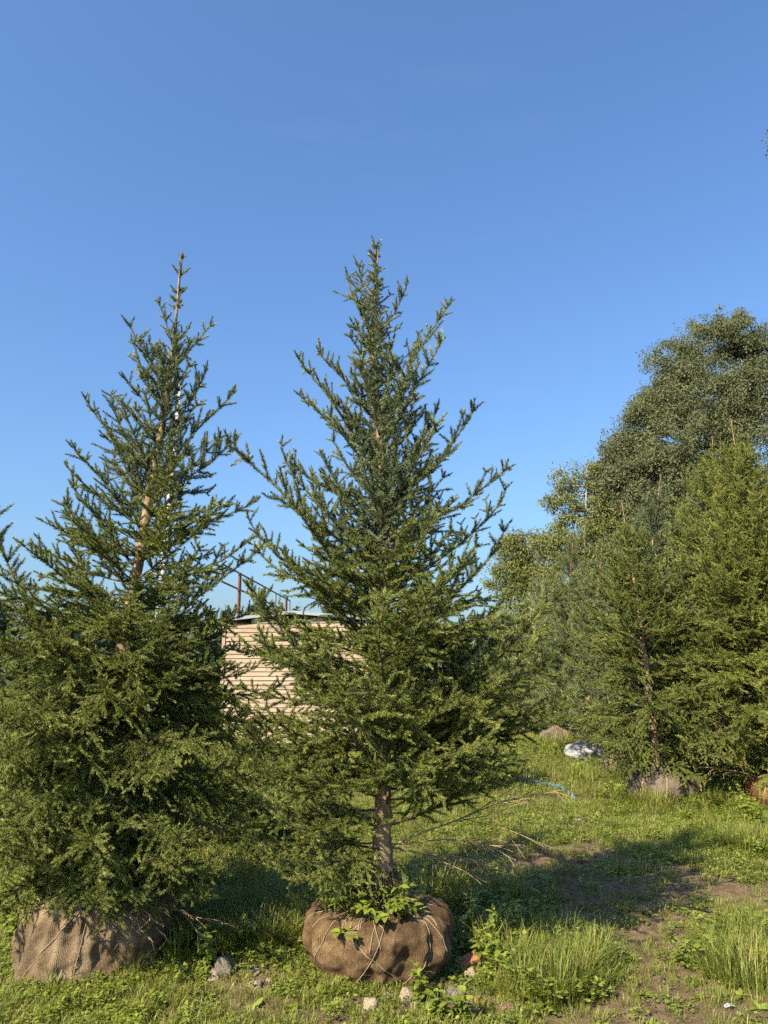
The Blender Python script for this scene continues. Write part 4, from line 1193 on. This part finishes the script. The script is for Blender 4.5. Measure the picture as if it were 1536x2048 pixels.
# piece of brick
p = ground_at(940, 1945)
B = MB(); box(B, (0, 0, 0), (0.15, 0.09, 0.06), jitter=0.008, rng=np.random.default_rng(3))
o = link('brick_fragment', B.mesh('brick_fragment', M_BRICK)); o.location = (p.x, p.y + 0.05, p.z + 0.03); o.rotation_euler = (0.15, -0.25, 0.5)
bv = o.modifiers.new('bevel', 'BEVEL'); bv.width = 0.008; bv.segments = 2
tag(o, 'broken orange-red brick lying right of the middle root ball', 'brick')
# blue hose
hp = [ground_at(960, 1535), ground_at(1040, 1557), ground_at(1085, 1568), ground_at(1125, 1581), ground_at(1150, 1600)]
B = MB(); c = crom([np.array(p + Vector((0, 0, 0.035))) for p in hp], 8); tube(B, c, 0.02, 8, cap=True)
tag(link('garden_hose', B.mesh('garden_hose', M_HOSE, True)), 'blue hose lying across the grass right of the middle spruce', 'hose')
# scrap of paper
p = ground_at(1458, 2008)
B = MB(); B.add([(-.06, -.015, 0), (0, -.03, .014), (.07, -.02, .004), (.06, .025, .01), (0, .03, .02), (-.05, .03, .004)], tris=[(0, 1, 4), (0, 4, 5), (1, 2, 3), (1, 3, 4)])
o = link('paper_scrap', B.mesh('paper_scrap', M_PAPER)); o.location = p + Vector((0, 0, 0.010)); o.scale = (0.45, 0.45, 0.7); o.rotation_euler = (0, 0, 0.2); tag(o, 'crumpled white scrap on the mud at the lower right', 'scrap')
md = o.modifiers.new('thickness', 'SOLIDIFY'); md.thickness = 0.002

# ------------------------------------------------------------------ leafy plants
def leaf_shape(L, W, mat, fold=0.25, curl=-0.3, seed=0, teeth=False):
    rng = np.random.default_rng(seed)
    n = 6; V = []; 
    for i in range(n + 1):
        t = i / n
        w = W * (math.sin(math.pi * min(1, t * 0.92 + 0.06)) ** 0.8) * (1 - 0.35 * t)
        z = curl * L * t * t
        zz = fold * w
        V += [(L * t, -w, z + zz), (L * t, 0, z), (L * t, w, z + zz)]
    Q = []
    for i in range(n):
        a = i * 3
        Q += [(a, a + 3, a + 4, a + 1), (a + 1, a + 4, a + 5, a + 2)]
    Bq = MB(); Bq.add(V, quads=Q, tint=rng.uniform(0.3, 0.75))
    return Bq.mesh('leaf', mat, True)
LEAVES = [leaf_shape(0.055, 0.020, M_WEED, seed=i, curl=-0.15 - 0.12 * i) for i in range(4)]
LEAVES_LONG = [leaf_shape(0.11, 0.022, M_WEED, seed=10 + i, curl=-0.2 - 0.15 * i) for i in range(3)]

def plant(kind, loc, h, label, group, seed, scale=1.0, name='weed_plant', cat='plant'):
    rng = np.random.default_rng(seed)
    root = empty(name, loc); tag(root, label, cat, group)
    def add_leaf(p, az, el, s, me):
        m = Matrix.Translation(p) @ Matrix.Rotation(az, 4, 'Z') @ Matrix.Rotation(-el, 4, 'Y') @ Matrix.Rotation(rng.uniform(-0.4, 0.4), 4, 'X') @ Matrix.Scale(s, 4)
        link('leaf', me, root, mat4=m)
    if kind == 'nettle':
        for st in range(rng.integers(4, 7)):
            a = rng.uniform(0, 6.28); lean = rng.uniform(0.05, 0.55); hh = h * rng.uniform(0.6, 1.1)
            pts = [np.array([math.cos(a) * lean * hh * t * t + rng.normal(0, 0.004), math.sin(a) * lean * hh * t * t + rng.normal(0, 0.004), hh * t]) for t in np.linspace(0, 1, 7)]
            B = MB(); tube(B, pts, np.linspace(0.0035, 0.0015, 7), 5, tint=0.5); link('stem', B.mesh('stem', M_WEED, True), root)
            k = max(4, int(hh / 0.04))
            for j in range(1, k + 1):
                t = j / k; i = min(5, int(t * 6)); p = pts[i] + (pts[i + 1] - pts[i]) * (t * 6 - i)
                for sg in (0, math.pi):
                    add_leaf(Vector(p), j * 1.57 + sg + a, R(rng.uniform(-10, 35)), scale * (0.55 + 0.6 * (1 - t)) * rng.uniform(0.8, 1.2), LEAVES[rng.integers(4)])
    elif kind == 'strawberry':
        for st in range(rng.integers(5, 9)):
            a = rng.uniform(0, 6.28); el = R(rng.uniform(30, 80)); l = h * rng.uniform(0.6, 1.0)
            e = np.array([math.cos(a) * math.cos(el), math.sin(a) * math.cos(el), math.sin(el)]) * l
            B = MB(); tube(B, crom([np.zeros(3), e * 0.5 + np.array([0, 0, 0.012]), e], 3), 0.0014, 4, tint=0.7); link('stem', B.mesh('stem', M_WEED, True), root)
            for q_ in (-0.95, 0, 0.95):
                add_leaf(Vector(e), a + q_, R(rng.uniform(0, 30)), scale * rng.uniform(0.7, 1.05), LEAVES[rng.integers(4)])
    elif kind == 'rosette':
        for j in range(rng.integers(8, 13)):
            add_leaf(Vector((0, 0, 0.005)), rng.uniform(0, 6.28), R(rng.uniform(5, 45)), scale * rng.uniform(0.35, 0.75), LEAVES_LONG[rng.integers(3)])
    return root

surfC = ballC[1]
def on_ball(th, t):
    x, y, z = surfC(th, t); return bc + Vector((x, y, z - 0.01))
for i, (th, t, k, h, lab) in enumerate([
        (-2.55, 0.72, 'strawberry', 0.10, 'trailing strawberry-like weed on the upper left of the middle ball'),
        (-2.15, 0.70, 'strawberry', 0.12, 'leafy weed hanging over the left front rim of the middle ball'),
        (-1.98, 0.52, 'strawberry', 0.05, 'small sprig hanging down the front of the middle ball'),
        (-1.5, 0.72, 'strawberry', 0.10, 'bright weed at the front centre of the middle ball top'),
        (-1.2, 0.74, 'strawberry', 0.10, 'leafy weed on the front right of the middle ball top'),
        (-0.85, 0.76, 'rosette', 0.1, 'narrow-leaved weed on the right side of the middle ball top'),
        (-1.7, 0.78, 'strawberry', 0.09, 'weed close to the trunk on the middle ball'),
        (-2.8, 0.70, 'strawberry', 0.09, 'weed spilling over the far left rim of the middle ball'),
        (-2.3, 0.80, 'strawberry', 0.12, 'leafy weed half way to the trunk on the left of the middle ball'),
        (-1.05, 0.82, 'strawberry', 0.11, 'leafy weed right of the trunk foot on the middle ball'),
        (-1.75, 0.66, 'strawberry', 0.08, 'weed on the front rim of the middle ball, left of its centre'),
        (-1.35, 0.66, 'strawberry', 0.07, 'low weed on the front rim of the middle ball, right of its centre'),
        (-2.5, 0.84, 'nettle', 0.16, 'upright leafy weed behind the trailing weed on the middle ball')]):
    plant(k, on_ball(th, t), h * 1.35, lab, 'weeds on the middle root ball', 800 + i, 1.15)
W_ = [(940, 1880, 'nettle', 0.30, 'tall nettle right beside the middle ball'), (962, 1850, 'nettle', 0.32, 'nettle behind the tall one at the ball'), (985, 1900, 'nettle', 0.26, 'nettle in the centre of the clump right of the ball'),
      (1010, 1860, 'nettle', 0.28, 'nettle at the back of the clump, above the pale stone'), (1035, 1895, 'nettle', 0.24, 'nettle on the right side of the clump'), (1000, 1945, 'nettle', 0.20, 'low nettle above the cream stones'),
      (1060, 1860, 'nettle', 0.22, 'nettle at the far right back of the clump'), (955, 1935, 'nettle', 0.2, 'short nettle above the brick piece'), (840, 2008, 'nettle', 0.17, 'leafy weed standing before the right front of the middle ball'),
      (925, 2040, 'nettle', 0.15, 'weed at the bottom edge right of the grey stone'), (880, 2046, 'nettle', 0.12, 'low weed at the bottom edge below the ball'),
      (375, 1895, 'nettle', 0.32, 'green weed behind the dead twigs of the left ball'), (400, 1925, 'nettle', 0.24, 'sunlit weed above the concrete lump'), (352, 1870, 'nettle', 0.34, 'shaded tall weed right of the left ball'), (415, 1960, 'nettle', 0.2, 'thin yellow-green weed in front of the concrete lump'),
      (490, 1920, 'nettle', 0.16, 'bright broad weed in the middle of the grass between the balls'), (575, 1960, 'rosette', 0.1, 'dark rosette left of the middle ball'), (508, 2030, 'rosette', 0.1, 'broad-leaved rosette at the bottom between the balls'),
      (590, 2040, 'rosette', 0.1, 'flat rosette at the bottom left of the cream stone'), (30, 1880, 'nettle', 0.25, 'weed at the left picture edge by the ball'), (10, 1850, 'nettle', 0.3, 'weed behind the one at the left picture edge'),
      (1020, 2040, 'rosette', 0.1, 'large round-leaved rosette at the bottom edge right of the ball'), (1075, 2046, 'rosette', 0.1, 'rosette at the bottom edge under the tall grass tuft'), (1290, 1985, 'rosette', 0.09, 'plantain rosette left of the bare mud'), (1400, 1990, 'rosette', 0.1, 'plantain rosette beside the white scrap'),
      (1480, 1985, 'rosette', 0.1, 'clover-like rosette below the right grass tuft'), (1300, 2040, 'rosette', 0.1, 'rosette at the bottom edge right of centre'), (1520, 2010, 'rosette', 0.1, 'rosette in the lower right corner'), (1250, 1830, 'rosette', 0.1, 'plantain rosette at the left end of the lit mud'),
      (1300, 1835, 'rosette', 0.09, 'second plantain rosette on the lit mud'), (1360, 1830, 'rosette', 0.09, 'plantain rosette in the middle of the lit mud'), (1410, 1850, 'rosette', 0.1, 'plantain rosette at the right end of the lit mud'), (1345, 1880, 'rosette', 0.08, 'small rosette below the middle of the lit mud'),
      (1500, 1650, 'nettle', 0.42, 'broad bright weed at the right edge near the reddish ball'), (1520, 1670, 'nettle', 0.4, 'broad bright weed cut by the right picture edge'), (1435, 1575, 'nettle', 0.35, 'weed beside the lobed rope-tied ball')]
for i, (u, v, k, h, lab) in enumerate(W_):
    plant(k, ground_at(u, v), h, lab, 'weeds in the grass', 850 + i, 1.25 if k != 'rosette' else 0.9)
# tiny spruce seedling on the middle ball
sd = empty('spruce_seedling', on_ball(-0.75, 0.80)); tag(sd, 'tiny yellow-green spruce seedling on the middle ball', 'seedling')
o = link('stem', PROTO['up'][0].wood, sd, mat4=Matrix.Rotation(-R(86), 4, 'Y') @ Matrix.Scale(1.0, 4))
me = PROTO['up'][0].need.copy(); me.materials.clear(); me.materials.append(M_NEEDLE_Y); link('needles', me, o)
# a stick leaning behind the ball
# ------------------------------------------------------------------ grass
def tuft_mesh(name, seed, n, h, spread, w, mat, lean=0.5, dry=0.0):
    rng = np.random.default_rng(seed)
    Bq = MB()
    for k in range(n):
        a = rng.uniform(0, 6.28); r = spread * math.sqrt(rng.uniform(0, 1))
        b = np.array([math.cos(a) * r, math.sin(a) * r, -0.004])
        az = a + rng.normal(0, 0.9); ln = lean * rng.uniform(0.15, 1.0); hh = h * rng.uniform(0.45, 1.1)
        out = np.array([math.cos(az), math.sin(az), 0]); sd_ = np.array([-math.sin(az), math.cos(az), 0])
        ww = w * rng.uniform(0.6, 1.2); V = []
        ts_ = (0, 0.4, 0.75)
        for t in ts_:
            c = b + out * hh * ln * t * t + np.array([0, 0, hh * (t - 0.35 * ln * t * t)])
            V += [c - sd_ * ww * (1 - 0.5 * t) / 2, c + sd_ * ww * (1 - 0.5 * t) / 2]
        V.append(b + out * hh * ln + np.array([0, 0, hh * (1 - 0.35 * ln)]))
        tn = float(np.clip(rng.normal(0.48, 0.17), 0, 1))
        if rng.random() < dry: tn = 1.0
        Bq.add(V, quads=[(0, 1, 3, 2), (2, 3, 5, 4)], tris=[(4, 5, 6)], tint=np.linspace(tn - 0.12, tn + 0.12, 7).clip(0, 1))
    return Bq.mesh(name, mat)

def leafy_mesh(name, seed, n, h, spread, L, W, mat):
    rng = np.random.default_rng(seed); Bq = MB()
    for k in range(n):
        a = rng.uniform(0, 6.28); r = spread * math.sqrt(rng.uniform(0, 1)); z = h * rng.uniform(0.2, 1)
        c = np.array([math.cos(a) * r, math.sin(a) * r, z]); az = rng.uniform(0, 6.28); el = rng.uniform(-0.3, 0.6); s = rng.uniform(0.6, 1.2)
        d = np.array([math.cos(az) * math.cos(el), math.sin(az) * math.cos(el), math.sin(el)]) * L * s
        sd_ = np.array([-math.sin(az), math.cos(az), rng.uniform(-0.3, 0.3)]) * W * s
        Bq.add([c, c + d * 0.5 + sd_, c + d, c + d * 0.5 - sd_], quads=[(0, 1, 2, 3)], tint=float(np.clip(rng.normal(0.5, 0.2), 0, 1)))
    return Bq.mesh(name, mat)

tcol = bpy.data.collections.new('tuft_sources')
def src(name, me):
    o = bpy.data.objects.new(name, me); tcol.objects.link(o); return o
src('a_turf', tuft_mesh('a_turf', 1, 26, 0.055, 0.055, 0.0038, M_GRASS, 0.9, 0.12))
src('b_turf', tuft_mesh('b_turf', 2, 26, 0.075, 0.06, 0.0038, M_GRASS, 0.8, 0.10))
src('c_clover', leafy_mesh('c_clover', 3, 30, 0.045, 0.065, 0.022, 0.009, M_WEED))
src('d_long', tuft_mesh('d_long', 4, 20, 0.21, 0.05, 0.0050, M_GRASS, 1.2, 0.10))
src('e_long', tuft_mesh('e_long', 5, 18, 0.25, 0.05, 0.0055, M_GRASS, 0.95, 0.08))
src('f_dry', tuft_mesh('f_dry', 6, 12, 0.10, 0.06, 0.003, M_DRY, 1.6))
src('g_weed', leafy_mesh('g_weed', 7, 34, 0.13, 0.07, 0.045, 0.015, M_WEED))

LUSH = [(470, 1840, 0.55, 1.0), (310, 1900, 0.25, 1.0), (560, 1800, 0.5, 1.0), (1100, 1920, 0.30, 0.85), (1480, 1930, 0.28, 0.9), (980, 1800, 0.35, 0.8), (40, 1985, 0.2, 0.4),
        (640, 1820, 0.3, 0.9), (380, 1760, 0.8, 1.0), (1250, 1600, 1.2, 0.4), (1400, 1600, 1.2, 0.5), (1500, 1700, 0.6, 0.7), (1150, 1530, 1.2, 0.6), (1110, 1480, 2.0, 0.8), (880, 1800, 0.4, 0.6), (1040, 1980, 0.2, 0.5), (1160, 1900, 0.2, 0.6), (1010, 1900, 0.25, 0.7), (1060, 1880, 0.25, 0.7), (450, 1900, 0.3, 0.6), (560, 1890, 0.25, 0.7), (1120, 1970, 0.25, 0.6), (380, 1900, 0.25, 0.8), (1500, 1880, 0.25, 0.7)]
LUSH_W = [(ground_at(u, v), r, k) for u, v, r, k in LUSH]
def lush(x, y):
    b = 0.0
    for p, r, k in LUSH_W:
        d2 = ((x - p.x) ** 2 + (y - p.y) ** 2) / (r * r)
        if d2 < 5: b += k * math.exp(-d2)
    return min(1.2, b)

rng = np.random.default_rng(91)
P, S, I_, RZ = [], [], [], []
balls = [(bc.x, bc.y, 0.36), (bl_.x + 0.09, bl_.y, 0.38)]
def scatter(n, y0, y1, half, sc):
    for _ in range(n):
        y = math.sqrt(rng.uniform(y0 * y0, y1 * y1)) if y0 > 0 else rng.uniform(y0, y1)
        x = rng.uniform(-half * y, half * y) if y0 > 0 else rng.uniform(-4, 4)
        if any((x - a) ** 2 + (y - b) ** 2 < r * r for a, b, r in balls): continue
        br = bare(x, y) + 0.35 * vnoise(x, y, 2.4) + 0.18 * vnoise(x, y, 7.0, 4.0)
        lu = lush(x, y) + 0.15 * vnoise(x, y, 3.3, 8.0)
        if y > 12: lu = 0.5 + 0.4 * vnoise(x, y, 0.5); br = -0.2
        if lu < 0.3 and rng.random() < min(0.87, max(0.0, br * 1.2)): continue
        u = min(0.999, max(0.0, rng.random() + 0.75 * vnoise(x, y, 1.7, 11.0)))
        if lu > 0.55 and u < 0.55: idx = 3 + int(rng.random() < 0.5); s = rng.uniform(0.6, 1.15)
        elif lu > 0.3 and u < 0.22: idx = 3; s = rng.uniform(0.4, 0.8)
        elif u < 0.62: idx = int(rng.random() < 0.5); s = rng.uniform(0.6, 1.25)
        elif u < 0.80: idx = 2; s = rng.uniform(0.6, 1.3)
        elif u < 0.88: idx = 6; s = rng.uniform(0.45, 1.0) * (1.2 if lu > 0.3 else 0.7)
        elif u < 0.95: idx = 5; s = rng.uniform(0.5, 1.0)
        else: idx = 3; s = rng.uniform(0.25, 0.5)
        P.append((x, y, gz(x, y) + 0.002)); S.append(s * sc); I_.append(idx); RZ.append((rng.normal(0, 0.12), rng.normal(0, 0.12), rng.uniform(0, 6.28)))
scatter(18000, 3.2, 6.0, 0.56, 0.9)
scatter(14000, 6.0, 10.5, 0.58, 1.2)
scatter(12000, 10.5, 22, 0.6, 1.7)
scatter(9000, 22, 60, 0.65, 3.0)
scatter(3000, -5, 3.2, 0, 1.3)
me = bpy.data.meshes.new('grass')
me.vertices.add(len(P)); me.vertices.foreach_set('co', np.array(P, dtype=np.float32).ravel())
for nm_, ty, dat in (('gscale', 'FLOAT', S), ('gidx', 'INT', I_)):
    a = me.attributes.new(nm_, ty, 'POINT'); a.data.foreach_set('value', np.array(dat, dtype=np.float32 if ty == 'FLOAT' else np.int32))
a = me.attributes.new('grot', 'FLOAT_VECTOR', 'POINT'); a.data.foreach_set('vector', np.array(RZ, dtype=np.float32).ravel())
ng = bpy.data.node_groups.new('grass_scatter', 'GeometryNodeTree')
ng.interface.new_socket('Geometry', in_out='INPUT', socket_type='NodeSocketGeometry')
ng.interface.new_socket('Geometry', in_out='OUTPUT', socket_type='NodeSocketGeometry')
gi, go = ng.nodes.new('NodeGroupInput'), ng.nodes.new('NodeGroupOutput')
iop = ng.nodes.new('GeometryNodeInstanceOnPoints'); ci = ng.nodes.new('GeometryNodeCollectionInfo')
ci.inputs['Collection'].default_value = tcol; ci.inputs['Separate Children'].default_value = True; ci.inputs['Reset Children'].default_value = True
iop.inputs['Pick Instance'].default_value = True
def named(nm_, ty):
    n = ng.nodes.new('GeometryNodeInputNamedAttribute'); n.data_type = ty; n.inputs['Name'].default_value = nm_; return n.outputs['Attribute']
e2r = ng.nodes.new('FunctionNodeEulerToRotation')
ng.links.new(gi.outputs[0], iop.inputs['Points']); ng.links.new(ci.outputs[0], iop.inputs['Instance'])
ng.links.new(named('gidx', 'INT'), iop.inputs['Instance Index'])
ng.links.new(named('grot', 'FLOAT_VECTOR'), e2r.inputs[0]); ng.links.new(e2r.outputs[0], iop.inputs['Rotation'])
ng.links.new(named('gscale', 'FLOAT'), iop.inputs['Scale'])
ng.links.new(iop.outputs[0], go.inputs[0])
go_ = link('grass', me); go_.modifiers.new('scatter', 'NODES').node_group = ng
tag(go_, 'mown and trampled grass, clover and small weeds over the ground', 'grass', kind='stuff')

# clods and grit on the bare earth
rng = np.random.default_rng(97)
ico = np.array([(0, 0, 1), (0.89, 0, 0.45), (0.28, 0.85, 0.45), (-0.72, 0.53, 0.45), (-0.72, -0.53, 0.45), (0.28, -0.85, 0.45), (0.72, 0.53, -0.45), (-0.28, 0.85, -0.45), (-0.89, 0, -0.45), (-0.28, -0.85, -0.45), (0.72, -0.53, -0.45), (0, 0, -1)])
icf = np.array([(0, 1, 2), (0, 2, 3), (0, 3, 4), (0, 4, 5), (0, 5, 1), (1, 6, 2), (2, 7, 3), (3, 8, 4), (4, 9, 5), (5, 10, 1), (2, 6, 7), (3, 7, 8), (4, 8, 9), (5, 9, 10), (1, 10, 6), (6, 11, 7), (7, 11, 8), (8, 11, 9), (9, 11, 10), (10, 11, 6)])
Bc = MB()
k = 0
while k < 2600:
    y = math.sqrt(rng.uniform(3.3 ** 2, 8.0 ** 2)); x = rng.uniform(-0.5 * y, 0.56 * y)
    if rng.random() > bare(x, y) + 0.12 or any((x - a) ** 2 + (y - b) ** 2 < (r + 0.05) ** 2 for a, b, r in balls): continue
    k += 1
    sz = 0.004 + 0.012 * rng.random() ** 3
    v = ico * rng.uniform(0.65, 1.3, (12, 1)) * sz * np.array([1, 1, 0.7])
    Bc.add(v + np.array([x, y, gz(x, y) + sz * 0.2]), tris=icf, tint=rng.uniform(0.6, 1.0))
tag(link('soil_clods', Bc.mesh('soil_clods', M_GROUND, False)), 'clods and grit lying on the bare earth', 'soil', kind='stuff')

# countable tall tufts
TUFTS = [(300, 1935, 0.40, 'tall bright grass tuft against the shaded side of the left ball'), (258, 1965, 0.26, 'grass tuft in front of the right corner of the left ball'), (345, 1950, 0.30, 'grass tuft right of the tallest one by the left ball'),
         (100, 2000, 0.17, 'long grass bending before the left ball'), (1115, 2000, 0.36, 'tall fine grass tuft right of the cream stones'), (1100, 1955, 0.30, 'grass tuft behind the tall fine one'), (1165, 1925, 0.25, 'grass tuft left of the mud path'),
         (1470, 1965, 0.32, 'dense leaning grass tuft left in the group by the lone stone'), (1515, 1975, 0.33, 'dense grass tuft at the right picture edge'), (1110, 1850, 0.30, 'pair of stiff reed-like blades right of the nettles'), (640, 1830, 0.28, 'grass tuft growing at the left rim of the middle ball'),
         (700, 1800, 0.14, 'short grass wisp on the left top of the middle ball'), (820, 1800, 0.15, 'short grass wisp on the right top of the middle ball'),
         (585, 1850, 0.26, 'grass tuft in shade left of the middle ball'), (520, 1840, 0.34, 'tall shaded grass between the two balls')]
for i, (u, v, h, lab) in enumerate(TUFTS):
    p = ground_at(u, v)
    if 'rim of the middle' in lab: p = on_ball(-2.75, 0.75)
    if 'left top of the middle' in lab: p = on_ball(-2.1, 0.76)
    if 'right top of the middle' in lab: p = on_ball(-0.95, 0.76)
    n = 5 if 'reed' in lab else 36 if 'wisp' in lab else 70
    o = link('grass_tuft', tuft_mesh('grass_tuft', 950 + i, n, h, 0.02 if n == 5 else 0.085, 0.010 if n == 5 else 0.0050, M_GRASS, 0.35 if n == 5 else 1.05, 0.08))
    o.location = p; tag(o, lab, 'grass tuft', 'tall grass tufts')
print('instances', len(P))
